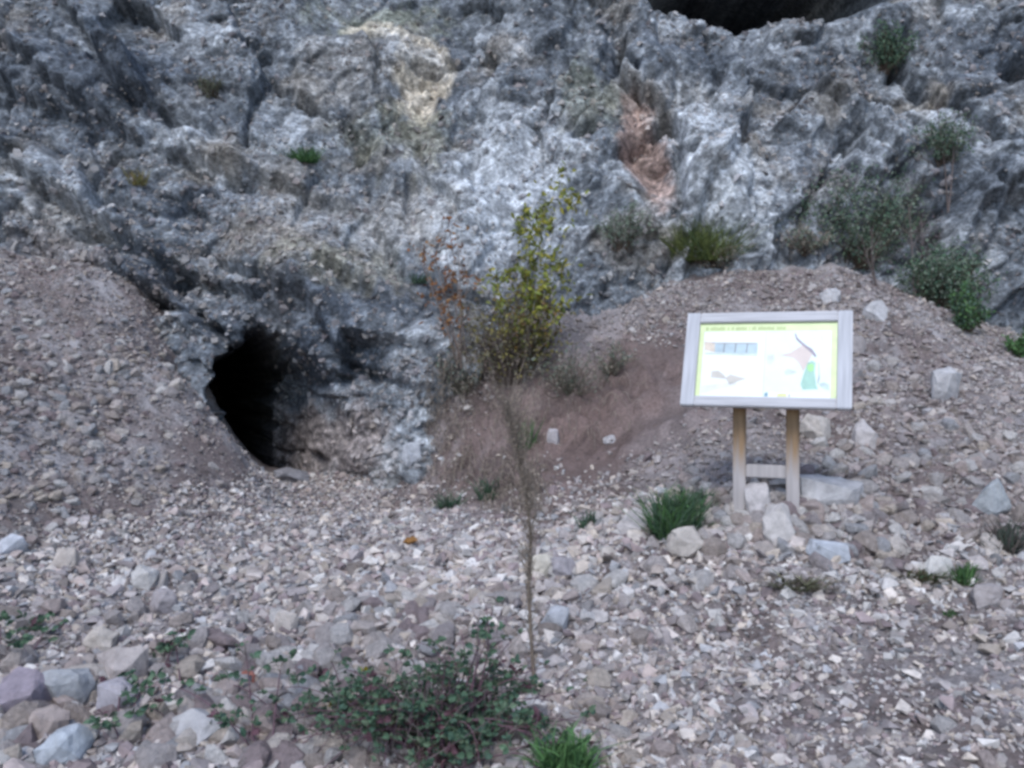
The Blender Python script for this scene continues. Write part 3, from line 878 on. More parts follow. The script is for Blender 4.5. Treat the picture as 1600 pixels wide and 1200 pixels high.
def bush(name, px, py, wpx, hpx, cols, nst, nlv, ll, label, stemc=(0.12, 0.09, 0.07), cat='bush', up=0.75, root=None, lw=0.5, rad=0.006):
    """a rounded shrub rooted at the photo position, wpx x hpx in size"""
    p = root or pick(px, py)
    s = p.y / F
    w, h = wpx * s, hpx * s
    ll = ll * 1.45
    P = Plant()
    for _ in range(nst):
        th = rng.uniform(0, 6.28); rr = math.sqrt(rng.random())
        tip = np.array([p.x + 0.5 * w * rr * math.cos(th), p.y - 0.05 + 0.35 * w * rr * math.sin(th), p.z + h * rng.uniform(0.45, 1.0) * (1 - 0.35 * rr * rr)])
        base = np.array([p.x + rng.normal(0, 0.05 * w), p.y + 0.02, p.z - 0.03])
        pts = curve_pts(base, tip, rng.normal(0, 0.06 * w, 3) + np.array([0, 0, 0.05 * h]))
        P.stem(pts, rad, rad * 0.25, stemc, 3)
        k = max(2, int(2.6 * nlv / nst))
        t = rng.uniform(0.25, 1.02, k)
        i = np.clip(t * (len(pts) - 1), 0, len(pts) - 1.001); i0 = i.astype(int)
        q = pts[i0] * (1 - (i - i0))[:, None] + pts[i0 + 1] * (i - i0)[:, None]
        q = q + rng.normal(0, 0.035 * max(w, 0.15), (k, 3))
        d = rng.normal(size=(k, 3)); d[:, 2] += up
        P.leaves(q, d, ll * rng.uniform(0.6, 1.2, k), ll * lw * rng.uniform(0.7, 1.2, k), pickcol(cols, k))
    return P.build(name, p, label, cat)


# foreground bramble: arching purple canes with leaves in threes
def bramble(name, root, tips, label, leaf_len=0.05, nl=12, yellow=0.05, twigs=0):
    P = Plant()
    rt = np.array(root)
    for tp, bend in tips:
        pts = curve_pts(rt + rng.normal(0, 0.05, 3) * np.array([1, 1, 0.2]), tp, bend, 12)
        P.stem(pts, 0.0045, 0.0018, (0.13, 0.075, 0.09), 4)
        for k in range(nl):
            t = rng.uniform(0.12, 1.0) * 11; i = min(int(t), 10)
            q = pts[i] * (1 - (t - i)) + pts[i + 1] * (t - i)
            ax = rng.normal(size=3); ax[2] = abs(ax[2]) * 0.5 + 0.2; ax /= np.linalg.norm(ax)
            pet = q + ax * rng.uniform(0.03, 0.07)
            P.stem(np.array([q, (q + pet) / 2 + [0, 0, 0.004], pet]), 0.0016, 0.0012, (0.10, 0.09, 0.06), 3)
            side = np.cross(ax, [0, 0, 1]); side /= np.linalg.norm(side) + 1e-6
            d = np.array([ax, ax * 0.4 + side, ax * 0.4 - side]) + rng.normal(0, 0.15, (3, 3)); d[:, 2] -= 0.1
            L = leaf_len * rng.uniform(0.7, 1.25)
            cols = pickcol([(0.30, 0.24, 0.02)] if rng.random() < yellow else ([(0.10, 0.05, 0.06)] if rng.random() < 0.08 else GREEN), 3, 0.2)
            P.leaves(np.tile(pet, (3, 1)), d, [L, L * 0.85, L * 0.85], [L * 0.62] * 3, cols)
    for _ in range(twigs):
        tp, bend = tips[rng.integers(len(tips))]
        b_ = rt + (tp - rt) * rng.uniform(0.2, 0.9) + rng.normal(0, 0.05, 3)
        e_ = b_ + np.array([rng.normal(0.05, 0.10), rng.normal(0, 0.08), rng.uniform(0.05, 0.26)])
        P.stem(curve_pts(b_, e_, rng.normal(0, 0.02, 3), 6), 0.002, 0.0008, [(0.20, 0.15, 0.15), (0.27, 0.23, 0.20), (0.14, 0.09, 0.11)][rng.integers(3)], 3)
    return P.build(name, root, label, 'bramble')


def gpt(px, py):
    return np.array(pick(px, py))


br = gpt(690, 1190)
tips = []
for _ in range(105):
    a = rng.uniform(0, 2 * math.pi); rr = rng.random() ** 0.5
    x = br[0] + 0.02 + 0.74 * rr * math.cos(a); y = br[1] + 0.12 + 0.40 * rr * math.sin(a)
    hgt = (0.04 + 0.40 * rng.random() ** 1.5) * (1 - 0.55 * rr) * (1.0 if x < br[0] + 0.35 else 0.7)
    z = ground_z(x, y)[0] + hgt
    tips.append((np.array([x, y, z]), np.array([rng.normal(0, 0.06), rng.normal(0, 0.04), 0.04 + 0.14 * rng.random()])))
for px, py in [(755, 935), (740, 970), (720, 985), (775, 975), (700, 1010), (800, 1000), (770, 955), (640, 1020), (620, 1030), (860, 1040), (900, 1080)]:
    p = unproj(px, py, br[1] + rng.uniform(0.15, 0.5)); tips.append((p, np.array([rng.normal(0, 0.05), 0, 0.05])))
bramble('bramble_bush', tuple(br), tips, 'dark green bramble bush with purple canes in the bottom centre', leaf_len=0.036, nl=9, yellow=0.004, twigs=320)

for nm, (rx_, ry_), ends, lab in [
        ('bramble_shoot', (560, 1150), [(480, 1065), (450, 1100), (520, 1050), (430, 1140), (560, 1070), (490, 1160)], 'bramble shoot with yellow leaves at the left side of the bush'),
        ('bramble_shoot', (420, 1180), [(380, 1030), (340, 1090), (320, 1150), (440, 1060), (250, 1100)], 'sparse dark bramble runner between stones below the red stone'),
        ('bramble_shoot', (200, 1150), [(190, 1080), (240, 1110), (150, 1165), (270, 1150)], 'few dark leaves between the blocks near the lower left corner'),
        ('bramble_shoot', (20, 1030), [(0, 1000), (60, 1010), (110, 1000), (40, 1040)], 'dark green leaves at the left border above the purplish block'),
        ('bramble_shoot', (275, 1060), [(265, 1010), (290, 1040), (250, 1040)], 'tiny green sprig right of the flat cream stone')]:
    b0 = gpt(rx_, ry_)
    tt = []
    for (ex, ey) in ends:
        q = gpt(ex, ey); q[2] += rng.uniform(0.03, 0.10)
        tt.append((q, np.array([0, 0, 0.07])))
    bramble(nm, tuple(b0), tt, lab, leaf_len=0.042, nl=8, yellow=0.05 if rx_ == 560 else 0.0)

grass_tuft('grass_tuft', 880, 1198, 110, 70, BRIGHT, 140, 'bright green grass tuft at the bottom edge right of the brambles')

# dry stalk: a tall dead weed with a feathery brown plume
P = Plant()
b0 = gpt(836, 1075)
Ys = b0[1]
axis_px = [(836, 1075), (830, 1000), (826, 920), (830, 840), (822, 770), (806, 690), (792, 640)]
pts = np.array([unproj(px, py, Ys + 0.015 * i) for i, (px, py) in enumerate(axis_px)]); pts[0, 2] = b0[2] - 0.02
fine_t = np.linspace(0, 6, 25); ax_pts = np.stack([np.interp(fine_t, range(7), pts[:, k]) for k in range(3)], -1)
P.stem(ax_pts, 0.011, 0.003, (0.22, 0.17, 0.13), 5)
for _ in range(420):
    t = min(rng.beta(1.9, 1.3) * 24, 23.9); i = int(t)
    q = ax_pts[i] * (1 - (t - i)) + ax_pts[i + 1] * (t - i)
    f = t / 24
    a = rng.uniform(0, 6.28); ln = (0.05 + 0.20 * f) * rng.uniform(0.4, 1.3); sp = abs(rng.normal(0.22 + 0.35 * f, 0.16))
    e = q + ln * np.array([sp * math.cos(a), sp * math.sin(a), 1.0])
    P.stem(curve_pts(q, e, rng.normal(0, 0.012, 3), 5), 0.0015, 0.0006, np.array((0.25, 0.205, 0.165)) * rng.uniform(0.6, 1.3), 3)
    k = rng.integers(2, 9)
    tt = rng.uniform(0.2, 1.0, (k, 1))
    P.leaves(q + (e - q) * tt, rng.normal(size=(k, 3)) + [0, 0, 0.8], 0.016, 0.005, pickcol(STRAW, k, 0.4))
for _ in range(34):
    q = ax_pts[rng.integers(18, 24)]
    e = q + np.array([rng.normal(-0.03, 0.07), rng.normal(0, 0.05), rng.uniform(0.1, 0.32)])
    P.stem(curve_pts(q, e, rng.normal(0, 0.015, 3), 6), 0.0014, 0.0006, (0.27, 0.22, 0.18), 3)
P.build('dry_stalk', tuple(b0), 'tall dead weed with a feathery brown plume rising from the brambles', 'weed', leafname='seed_heads')

# saplings on the bank
def sapling(name, base_px, tips_px, cols, nl, ll, label, stemc, depth=0.0, spread=0.085, root=None):
    b = pick(*base_px) if root is None else root
    P = Plant()
    s = b.y / F
    for (px, py) in tips_px:
        tip = unproj(px, py, b.y + rng.uniform(-0.15, 0.1))
        base = np.array(b) + np.array([rng.normal(0, 0.05), rng.normal(0, 0.03), -0.03])
        pts = curve_pts(base, tip, [rng.normal(0, 0.03), rng.normal(0, 0.04), 0.02], 10)
        P.stem(pts, 0.008, 0.002, stemc, 4)
        for _ in range(4):
            i = rng.integers(4, 9); e = pts[i] + np.array([rng.normal(0, 0.12), rng.normal(0, 0.08), rng.uniform(0.08, 0.24)])
            P.stem(curve_pts(pts[i], e, [0, 0, 0.01], 5), 0.003, 0.001, stemc, 3)
            k = max(1, nl // 6)
            tt = rng.uniform(0.2, 1.05, (k, 1))
            d = rng.normal(size=(k, 3)); d[:, 2] += 0.5
            P.leaves(pts[i] + (e - pts[i]) * tt + rng.normal(0, 0.012, (k, 3)), d, ll * rng.uniform(0.6, 1.2, k), ll * 0.42 * rng.uniform(0.7, 1.2, k), pickcol(cols, k))
        k = max(1, nl // 3)
        tt = rng.uniform(0.3, 1.03, k) * 9; i0 = np.clip(tt.astype(int), 0, 8)
        q = pts[i0] * (1 - (tt - i0))[:, None] + pts[i0 + 1] * (tt - i0)[:, None] + rng.normal(0, spread, (k, 3)) * [1, 0.8, 0.6]
        d = rng.normal(size=(k, 3)); d[:, 2] += 0.4
        P.leaves(q, d, ll * rng.uniform(0.6, 1.2, k), ll * 0.42 * rng.uniform(0.7, 1.2, k), pickcol(cols, k))
    return P.build(name, b, label, 'sapling')


sapling('sapling', (815, 590), [(880, 255), (865, 270), (835, 315), (818, 320), (855, 310), (890, 350), (845, 380), (900, 420), (820, 390), (785, 420), (765, 440), (905, 300)], YELLOW, 80, 0.085,
        'yellow green sapling with upright shoots on top of the earth bank', (0.30, 0.29, 0.27))
sapling('sapling', (720, 570), [(690, 350), (700, 345), (655, 385), (680, 400), (715, 370), (672, 440), (735, 430), (650, 390)], RUST, 34, 0.07,
        'thin reddish brown sapling left of the yellow green one', (0.24, 0.18, 0.15))
bush('bush', 800, 600, 190, 170, [(0.15, 0.13, 0.08), (0.10, 0.095, 0.065), (0.19, 0.16, 0.05), (0.13, 0.10, 0.08)], 90, 900, 0.032, 'grey brown twiggy bush at the foot of the saplings', (0.17, 0.13, 0.11))
bush('bush', 832, 585, 120, 170, YELLOW + [(0.22, 0.13, 0.04), (0.16, 0.10, 0.05)], 40, 420, 0.042, 'dense yellow olive clump inside the twiggy bush', (0.16, 0.14, 0.09))
bush('low_shrub', 730, 610, 150, 70, GREYG + STRAW, 50, 330, 0.02, 'low grey green shrub on the bank edge below the rusty sapling', (0.13, 0.12, 0.09))
bush('low_shrub', 900, 610, 170, 80, GREYG + STRAW, 50, 330, 0.02, 'low grey green shrub on the bank edge below the yellow clump', (0.13, 0.12, 0.09))
bush('low_shrub', 960, 585, 90, 60, GREYG + STRAW, 30, 260, 0.022, 'sparse greyish shrub at the right end of the bank edge', (0.16, 0.13, 0.10))

# straw hanging on the bank
def straw(px, py, wpx, hpx, n, label):
    P = Plant(); p0 = pick(px, py)
    for _ in range(n):
        a = pick(px + rng.uniform(-.5, .5) * wpx, py + rng.uniform(-.5, .5) * hpx)
        L = rng.uniform(0.10, 0.34)
        b = np.array(a) + np.array([0, -0.02, 0.03])
        e = b + np.array([rng.normal(0, 0.06), -rng.uniform(0.02, 0.16), rng.uniform(-0.9, 0.5) * L])
        P.stem(curve_pts(b, e, [0, -0.02, 0.05], 5), 0.0042, 0.0018, STRAW[rng.integers(3)], 3)
    return P.build('dry_grass', p0, label, 'dry grass')


straw(705, 660, 70, 200, 380, 'straw coloured dry grass hanging down the bank beside the flank')
straw(800, 680, 110, 180, 190, 'brown dry stems hanging down the middle of the bank')
straw(930, 620, 150, 120, 110, 'short brown dry grass under the right bank edge')
straw(800, 760, 100, 80, 300, 'dry grass at the foot of the bank behind the stalk')

for a in [
        ('grass_tuft', 475, 250, 60, 26, BRIGHT, 150, 'small bright green tuft on the cliff above the tunnel', 'grass'),
        ('grass_tuft', 216, 285, 40, 34, [(0.16, 0.15, 0.05), (0.19, 0.14, 0.06)], 60, 'small brownish tuft on the cliff at upper left', 'grass'),
        ('grass_tuft', 1055, 835, 95, 85, BRIGHT + GREEN, 320, 'bushy green grass clump left of the sign posts', 'grass'),
        ('grass_tuft', 1100, 790, 50, 40, GREEN, 80, 'smaller green tuft just left of the left post', 'grass'),
        ('grass_tuft', 918, 825, 40, 34, GREEN, 60, 'small dark green tuft left of the squarish rock', 'grass'),
        ('grass_tuft', 1508, 912, 34, 42, BRIGHT, 60, 'fresh green weed beside the white rock at far right', 'weed'),
        ('grass_tuft', 1440, 905, 90, 26, [(0.10, 0.10, 0.05), (0.15, 0.11, 0.07), (0.07, 0.10, 0.05)], 170, 'low olive moss and grass strip left of the white rock', 'grass'),
        ('grass_tuft', 1250, 915, 110, 24, [(0.14, 0.12, 0.09), (0.12, 0.12, 0.07)], 120, 'thin brownish grass strip below the sign', 'grass'),
        ('grass_tuft', 1570, 860, 80, 60, [(0.07, 0.09, 0.07), (0.12, 0.10, 0.09)], 120, 'dark greyish grass at the right border', 'grass'),
        ('grass_tuft', 820, 700, 44, 54, BRIGHT, 60, 'green sprout on the earth bank behind the dry stalk', 'weed'),
        ('grass_tuft', 760, 775, 50, 40, GREEN, 70, 'green grass at the foot of the bank left of the stalk', 'grass'),
        ('grass_tuft', 700, 790, 60, 36, GREEN, 60, 'thin green grass between the bank and the tunnel', 'grass'),
        ('grass_tuft', 655, 437, 34, 18, GREEN, 60, 'tiny dark green tuft on the rock left of the rusty sapling', 'grass'),
        ('grass_tuft', 1482, 955, 20, 16, BRIGHT, 24, 'tiny green weed on the gravel at lower right', 'weed'),
        ('grass_tuft', 1095, 405, 130, 70, [(0.13, 0.16, 0.05), (0.16, 0.18, 0.06), (0.09, 0.13, 0.05)], 480, 'yellow green grass cushion at the foot of the pale rock', 'grass')]:
    grass_tuft(*a)
for a in [
        ('bush', 970, 390, 110, 80, GREYG, 40, 420, 0.028, 'dim grey green bush at the foot of the red streak'),
        ('bush', 1340, 420, 230, 165, GREYG + GREEN, 120, 2300, 0.032, 'broad grey green bush on the slope right of the pale rock'),
        ('bush', 1260, 400, 90, 50, GREYG + STRAW, 40, 400, 0.026, 'thin greyish bush between the cushion and the broad bush'),
        ('bush', 1475, 480, 160, 115, GREEN + GREYG, 80, 1500, 0.034, 'dark green bush below the broad grey green one'),
        ('bush', 1512, 516, 70, 84, BRIGHT + GREEN, 36, 420, 0.036, 'rich green bush at the edge of the slope near the right border'),
        ('bush', 1596, 555, 50, 44, BRIGHT, 24, 240, 0.034, 'green bush cut by the right border'),
        ('bush', 1470, 255, 100, 95, GREYG + GREEN, 40, 480, 0.032, 'hazy green bush on the upper right rock face'),
        ('bush', 1385, 110, 100, 80, GREEN, 40, 480, 0.036, 'dark green bush below the added black hollow'),
        ('bush', 1440, 420, 100, 90, [(0.13, 0.10, 0.11), (0.11, 0.10, 0.10)], 50, 300, 0.024, 'leafless purplish bush above the dark green one'),
        ('bush', 1120, 415, 130, 40, STRAW + GREYG, 40, 340, 0.022, 'dry greyish scrub around the yellow green cushion'),
        ('bush', 1060, 822, 80, 70, BRIGHT + GREEN, 40, 300, 0.022, 'leafy green weed inside the grass clump left of the posts'),
        ('bush', 335, 150, 60, 40, [(0.09, 0.10, 0.06), (0.12, 0.11, 0.08)], 24, 200, 0.026, 'faint olive scrub on the upper left cliff')]:
    bush(*a)


def bare_sapling(px, py, tips, label):
    p = pick(px, py); P = Plant()
    for (tx, ty) in tips:
        pts = curve_pts(np.array(p) - [0, 0, 0.03], unproj(tx, ty, p.y - 0.1), [rng.normal(0, 0.04), 0, 0.03], 9)
        P.stem(pts, 0.011, 0.003, (0.17, 0.135, 0.125), 4)
        for _ in range(6):
            i = rng.integers(3, 8); e = pts[i] + np.array([rng.normal(0, 0.12), rng.normal(0, 0.06), rng.uniform(0.1, 0.3)])
            P.stem(curve_pts(pts[i], e, [0, 0, 0.02], 5), 0.004, 0.0012, (0.19, 0.155, 0.14), 3)
    P.build('bare_sapling', p, label, 'sapling')


bare_sapling(1432, 462, [(1418, 315), (1440, 340)], 'thin leafless stem rising from the scrub right of the board')
bare_sapling(1372, 445, [(1345, 365), (1365, 350)], 'pale leafless twigs in front of the broad grey green bush')
bare_sapling(1478, 330, [(1462, 160), (1490, 200)], 'tall leafless stem against the upper right rock face')

# a few fallen leaves
P = Plant()
for px, py, c in [(635, 858, (0.30, 0.15, 0.05))]:
    p = pick(px, py)
    e = Plant()
    e.leaves(np.array([[p.x - 0.05, p.y, p.z + 0.07], [p.x - 0.02, p.y, p.z + 0.08]]), [[1, 0, 0.1], [0.8, -0.5, 0.2]], 0.11, 0.07, [c, np.array(c) * 0.8])
    e.build('fallen_leaves', p, 'orange dead leaves on the pale rubble left of the stalk' if px < 800 else 'small rusty dead leaves on the gravel at the bottom right', 'leaves')

# ------------------------------------------------------------------ the information board
def wood_mat(name, c1, c2, zfade=None, grain=(30, 30, 2.2)):
    m, nt, b = new_mat(name, 0.75, 0.25)
    tc = nt.nodes.new('ShaderNodeTexCoord')
    mp = nt.nodes.new('ShaderNodeMapping'); mp.inputs['Scale'].default_value = grain
    nt.links.new(tc.outputs['Object'], mp.inputs['Vector'])
    n = nt.nodes.new('ShaderNodeTexNoise'); n.inputs['Scale'].default_value = 1.0; n.inputs['Detail'].default_value = 6
    nt.links.new(mp.outputs[0], n.inputs['Vector'])
    cr = nt.nodes.new('ShaderNodeValToRGB')
    cr.color_ramp.elements[0].position = 0.3; cr.color_ramp.elements[1].position = 0.7
    cr.color_ramp.elements[0].color = (*[v * 0.8 for v in c1], 1); cr.color_ramp.elements[1].color = (*[min(v * 1.15, 1) for v in c1], 1)
    nt.links.new(n.outputs['Fac'], cr.inputs['Fac'])
    out = cr.outputs['Color']
    if zfade:
        cr2 = nt.nodes.new('ShaderNodeValToRGB')
        cr2.color_ramp.elements[0].position = 0.3; cr2.color_ramp.elements[1].position = 0.7
        cr2.color_ramp.elements[0].color = (*[v * 0.7 for v in c2], 1); cr2.color_ramp.elements[1].color = (*[v * 1.2 for v in c2], 1)
        nt.links.new(n.outputs['Fac'], cr2.inputs['Fac'])
        sp = nt.nodes.new('ShaderNodeSeparateXYZ'); nt.links.new(tc.outputs['Object'], sp.inputs[0])
        ad = nt.nodes.new('ShaderNodeMath'); ad.operation = 'MULTIPLY_ADD'; ad.inputs[1].default_value = 0.5
        nt.links.new(n.outputs['Fac'], ad.inputs[0]); nt.links.new(sp.outputs['Z'], ad.inputs[2])
        mr = nt.nodes.new('ShaderNodeMapRange'); mr.inputs['From Min'].default_value = zfade[0] + 0.25; mr.inputs['From Max'].default_value = zfade[1] + 0.25
        nt.links.new(ad.outputs[0], mr.inputs['Value'])
        mx = nt.nodes.new('ShaderNodeMix'); mx.data_type = 'RGBA'
        nt.links.new(mr.outputs[0], mx.inputs['Factor']); nt.links.new(out, mx.inputs['A']); nt.links.new(cr2.outputs['Color'], mx.inputs['B'])
        out = mx.outputs['Result']
    nt.links.new(out, b.inputs['Base Color'])
    bump(nt, b, n.outputs['Fac'], 0.4, 0.004)
    return m


M['frame'] = wood_mat('weathered_rail_wood', (0.50, 0.485, 0.50), None, None, (2.5, 45, 45))
M['frame_side'] = wood_mat('weathered_stile_wood', (0.50, 0.495, 0.52), None, None, (45, 2.5, 45))
M['post'] = wood_mat('post_wood', (0.42, 0.38, 0.37), (0.28, 0.182, 0.105), (0.28, 0.50))


def print_mat(name, c, var=0.06):
    m, nt, b = new_mat(name, 0.35, 0.4)
    rgb = nt.nodes.new('ShaderNodeRGB'); rgb.outputs[0].default_value = (*c, 1)
    n = noise_node(nt, 9, 4)
    nt.links.new(vary(nt, rgb.outputs[0], n.outputs['Fac'], 1 - var, 1 + var), b.inputs['Base Color'])
    return m


BC = np.array([1.7269, 5.4802, 1.7676]); BW, BH, YAW, TILT, ROLL = 1.095, 0.706, 0.383, 0.388, 0.0155
ca, sa = math.cos(YAW), math.sin(YAW)
r_ = np.array([ca, -sa, 0.0]); n_ = np.array([-sa, -ca, 0.0])
u_ = math.cos(TILT) * np.array([0, 0, 1.0]) - math.sin(TILT) * n_
r2 = math.cos(ROLL) * r_ - math.sin(ROLL) * u_; u2 = math.sin(ROLL) * r_ + math.cos(ROLL) * u_
f2 = np.cross(r2, u2)           # out of the face towards the reader
base_z = float(ground_z(BC[0], BC[1])[0])
sign_root = empty('information_board', (BC[0], BC[1], base_z))
tag(sign_root, 'wooden information board on two posts in front of the rubble slope', 'sign')
BM = Matrix(((r2[0], u2[0], f2[0], BC[0]), (r2[1], u2[1], f2[1], BC[1]), (r2[2], u2[2], f2[2], BC[2]), (0, 0, 0, 1)))
INV = Matrix.Translation((-BC[0], -BC[1], -base_z))


def box_mesh(name, sx_, sy_, sz_, bev=0.006):
    bm = bmesh.new()
    bmesh.ops.create_cube(bm, size=1.0)
    bmesh.ops.scale(bm, vec=(sx_, sy_, sz_), verts=bm.verts)
    bmesh.ops.bevel(bm, geom=bm.edges, offset=bev, segments=2, affect='EDGES')
    me = bpy.data.meshes.new(name); bm.to_mesh(me); bm.free()
    return me


def on_board(name, me, mat, x, y, z, parent=None):
    o = link(name, me, mat, parent or sign_root)
    M_ = Matrix.Translation((x, y, z))
    if parent is None:
        o.matrix_local = INV @ BM @ M_
    else:
        o.matrix_local = M_
    return o


RS, RT, RB = 0.092, 0.075, 0.072      # rail widths: side, top, bottom
TH = 0.05
on_board('side_rail', box_mesh('side_rail', RS, BH, TH), M['frame_side'], -BW / 2 + RS / 2, 0, 0)
on_board('side_rail', box_mesh('side_rail', RS, BH, TH), M['frame_side'], BW / 2 - RS / 2, 0, 0)
on_board('top_rail', box_mesh('top_rail', BW - 2 * RS - 0.002, RT, TH - 0.004), M['frame'], 0, BH / 2 - RT / 2 - 0.001, 0)
on_board('bottom_rail', box_mesh('bottom_rail', BW - 2 * RS - 0.002, RB, TH - 0.004), M['frame'], 0, -BH / 2 + RB / 2 + 0.001, 0)
on_board('back_board', box_mesh('back_board', BW - 2 * RS + 0.04, BH - RT - RB + 0.04, 0.012, 0.002), M['post'], 0, 0.0, -0.022)
PW, PH = BW - 2 * RS - 0.004, BH - RT - RB - 0.004
pcy = (RB - RT) / 2
panel = on_board('panel', box_mesh('panel', PW, PH, 0.006, 0.001), print_mat('panel_print_white', (0.70, 0.73, 0.735), 0.03), 0, pcy, -0.004)


def poly(name, pts, c, lift=0.0008, var=0.12):
    """flat print on the panel; pts in 0..1 across / down the panel"""
    bm = bmesh.new()
    top_ = [bm.verts.new(((x - 0.5) * PW, (0.5 - y) * PH, 0)) for x, y in pts]
    f = bm.faces.new(top_)
    if f.normal.z < 0: f.normal_flip()
    bm.normal_update()
    if f.normal.z < 0: f.normal_flip()
    me = bpy.data.meshes.new(name); bm.to_mesh(me); bm.free()
    return on_board(name, me, print_mat(name + '_ink', tuple(0.78 * v for v in c), var), 0, 0, 0.003 + lift, panel)


YEL = (0.72, 0.84, 0.42)
poly('yellow_header', [(0, 0), (1, 0), (1, 0.115), (0, 0.115)], YEL, 0.0006)
poly('yellow_border', [(0, 0.117), (0.036, 0.117), (0.036, 0.995), (0, 0.995)], YEL, 0.0006)
poly('yellow_border', [(0.958, 0.117), (1, 0.117), (1, 0.995), (0.958, 0.995)], YEL, 0.0006)
# title: unreadable in the photograph, only the rhythm of its letters shows
x = 0.045
for wl_ in (2, 11, 2, 2, 8, 1, 3, 11, 7):
    for _ in range(wl_):
        w = rng.uniform(0.005, 0.008)
        h0 = 0.045 + rng.uniform(0, 0.012)
        poly('title_letter', [(x, h0), (x + w, h0), (x + w, 0.098), (x, 0.098)], (0.33, 0.42, 0.13), 0.0012)
        x += w + 0.0042
    x += 0.012
poly('right_page', [(0.50, 0.12), (0.956, 0.12), (0.956, 0.93), (0.50, 0.93)], (0.80, 0.92, 0.92), 0.0004, 0.05)
poly('page_fold', [(0.492, 0.117), (0.498, 0.117), (0.498, 0.99), (0.492, 0.99)], (0.62, 0.76, 0.66), 0.0006)
# left page, drawing of the workings
poly('picture', [(0.10, 0.27), (0.44, 0.27), (0.44, 0.42), (0.26, 0.415), (0.12, 0.40)], (0.42, 0.55, 0.62), 0.0008, 0.2)
poly('picture', [(0.04, 0.25), (0.12, 0.26), (0.125, 0.40), (0.045, 0.37)], (0.66, 0.55, 0.45), 0.001, 0.3)
poly('picture', [(0.10, 0.265), (0.43, 0.27), (0.43, 0.285), (0.10, 0.28)], (0.33, 0.33, 0.36), 0.0012)
for x0 in (0.19, 0.275, 0.36):
    poly('picture_line', [(x0, 0.28), (x0 + 0.008, 0.28), (x0 + 0.004, 0.405), (x0 - 0.004, 0.405)], (0.17, 0.18, 0.21), 0.0014)
poly('picture', [(0.05, 0.405), (0.44, 0.425), (0.44, 0.45), (0.05, 0.425)], (0.58, 0.68, 0.60), 0.0012, 0.25)
poly('picture', [(0.11, 0.66), (0.16, 0.65), (0.20, 0.70), (0.22, 0.745), (0.25, 0.70), (0.30, 0.725), (0.37, 0.755), (0.30, 0.80), (0.25, 0.84), (0.22, 0.76), (0.11, 0.745)], (0.60, 0.55, 0.49), 0.0008, 0.12)
poly('picture', [(0.04, 0.86), (0.30, 0.80), (0.30, 0.84), (0.15, 0.90), (0.04, 0.96)], (0.80, 0.79, 0.75), 0.0008, 0.1)
# right page, map
poly('map_area', [(0.60, 0.44), (0.68, 0.40), (0.76, 0.30), (0.80, 0.33), (0.83, 0.44), (0.80, 0.55), (0.77, 0.66), (0.74, 0.55), (0.70, 0.48)], (0.68, 0.56, 0.52), 0.0008, 0.1)
line = [(0.705, 0.15), (0.72, 0.22), (0.745, 0.265), (0.78, 0.32), (0.815, 0.365), (0.84, 0.42), (0.855, 0.46)]
lw_ = [0.004, 0.006, 0.007, 0.007, 0.012, 0.008, 0.005]
poly('map_line', [(a - w, b + 0.01) for (a, b), w in zip(line, lw_)] + [(a + w, b - 0.01) for (a, b), w in zip(line, lw_)][::-1], (0.26, 0.22, 0.30), 0.0014, 0.4)
poly('map_area', [(0.80, 0.54), (0.83, 0.51), (0.855, 0.54), (0.85, 0.66), (0.862, 0.82), (0.875, 0.88), (0.77, 0.89), (0.755, 0.82), (0.775, 0.68)], (0.30, 0.56, 0.46), 0.001, 0.2)
poly('map_area', [(0.80, 0.565), (0.83, 0.55), (0.845, 0.575), (0.84, 0.645), (0.815, 0.66), (0.797, 0.62)], (0.32, 0.72, 0.25), 0.0016)
poly('map_line', [(0.872, 0.54), (0.88, 0.55), (0.886, 0.74), (0.876, 0.83), (0.868, 0.80), (0.876, 0.70)], (0.45, 0.53, 0.56), 0.0012, 0.3)
poly('map_area', [(0.88, 0.81), (0.915, 0.79), (0.95, 0.82), (0.952, 0.89), (0.92, 0.88), (0.89, 0.85)], (0.50, 0.62, 0.62), 0.0012, 0.3)
poly('map_area', [(0.51, 0.44), (0.56, 0.43), (0.565, 0.50), (0.54, 0.57), (0.515, 0.55)], (0.68, 0.72, 0.82), 0.0008, 0.15)
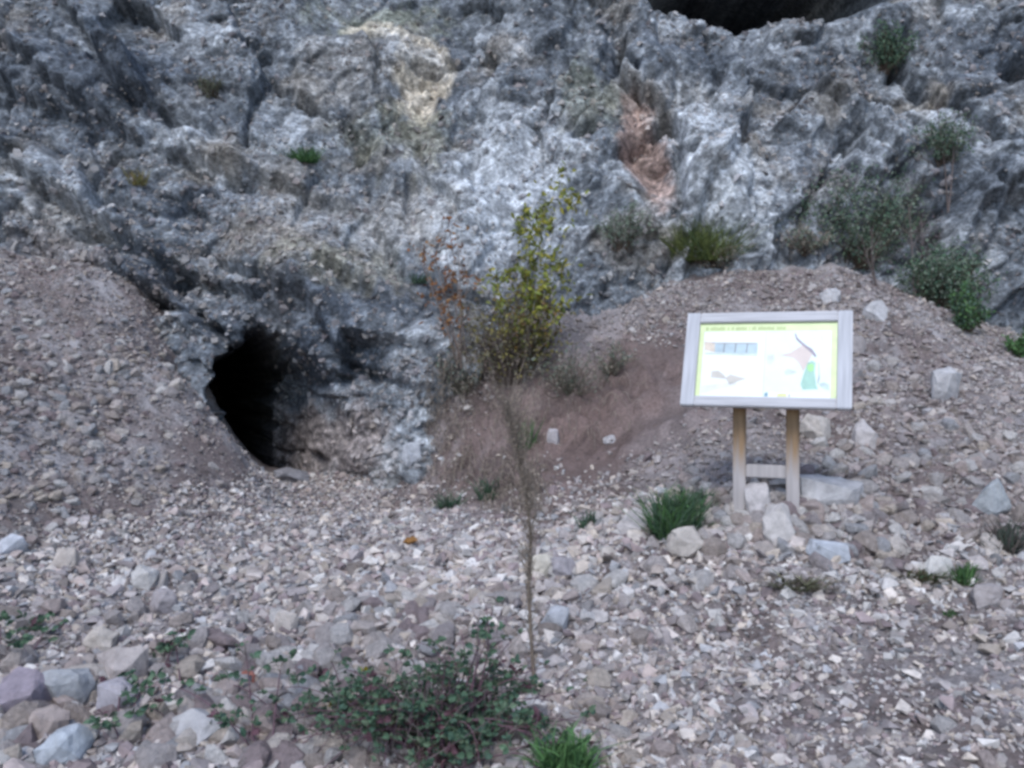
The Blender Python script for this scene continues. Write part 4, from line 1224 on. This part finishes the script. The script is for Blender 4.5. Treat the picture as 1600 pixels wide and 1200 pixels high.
poly('map_area', [(0.64, 0.66), (0.66, 0.62), (0.70, 0.64), (0.73, 0.66), (0.70, 0.69), (0.65, 0.70)], (0.56, 0.63, 0.70), 0.0008, 0.2)
poly('map_line', [(0.888, 0.18), (0.893, 0.18), (0.905, 0.29), (0.90, 0.29)], (0.66, 0.76, 0.78), 0.0008, 0.2)
# logos along the foot
poly('logo', [(0.505, 0.94), (0.53, 0.93), (0.53, 0.985), (0.505, 0.985)], (0.14, 0.33, 0.42), 0.001)
poly('logo', [(0.595, 0.945), (0.66, 0.94), (0.665, 0.985), (0.595, 0.985)], (0.72, 0.70, 0.30), 0.001, 0.3)
poly('logo', [(0.675, 0.95), (0.685, 0.95), (0.685, 0.985), (0.675, 0.985)], (0.35, 0.33, 0.40), 0.001)

# posts and rail
PTOP = BC[2] - 0.05
def post(off):
    top_pt = BC + off * r_ - 0.07 * n_ * 1.0
    x_, y_ = BC[0] + off * r_[0] - 0.02 * n_[0], BC[1] + off * r_[1] - 0.02 * n_[1]
    z0 = float(ground_z(x_, y_)[0]) - 0.25
    z1 = PTOP + 0.10
    me = box_mesh('post', 0.085, 0.075, z1 - z0, 0.008)
    bm = bmesh.new(); bm.from_mesh(me)
    bmesh.ops.translate(bm, vec=(0, 0, (z1 - z0) / 2 + z0 - base_z), verts=bm.verts)
    # the top is cut to the slope of the board
    for v in bm.verts:
        if v.co.z > 0.8:
            d = 0.0
            v.co.z = (BC[2] - base_z) - 0.06 - 0.4 * 0 + (v.co.y) * (1.0 / math.tan(TILT)) * 0.0
    bm.to_mesh(me); bm.free()
    o = link('post', me, M['post'], sign_root)
    o.location = (x_ - BC[0] - 0.03 * n_[0], y_ - BC[1] - 0.03 * n_[1], 0)
    o.rotation_euler = (0, 0, -YAW)
    return o


post(-0.175); post(0.175)
cb = link('crossbar', box_mesh('crossbar', 0.263, 0.05, 0.088, 0.006), M['post'], sign_root)
cb.location = (0.05 * 0, 0, 0); cb.rotation_euler = (0, 0, -YAW)
cb.location = (-0.05 * n_[0], -0.05 * n_[1], 1.6 - (737 - 600) / F * 5.5 - base_z)
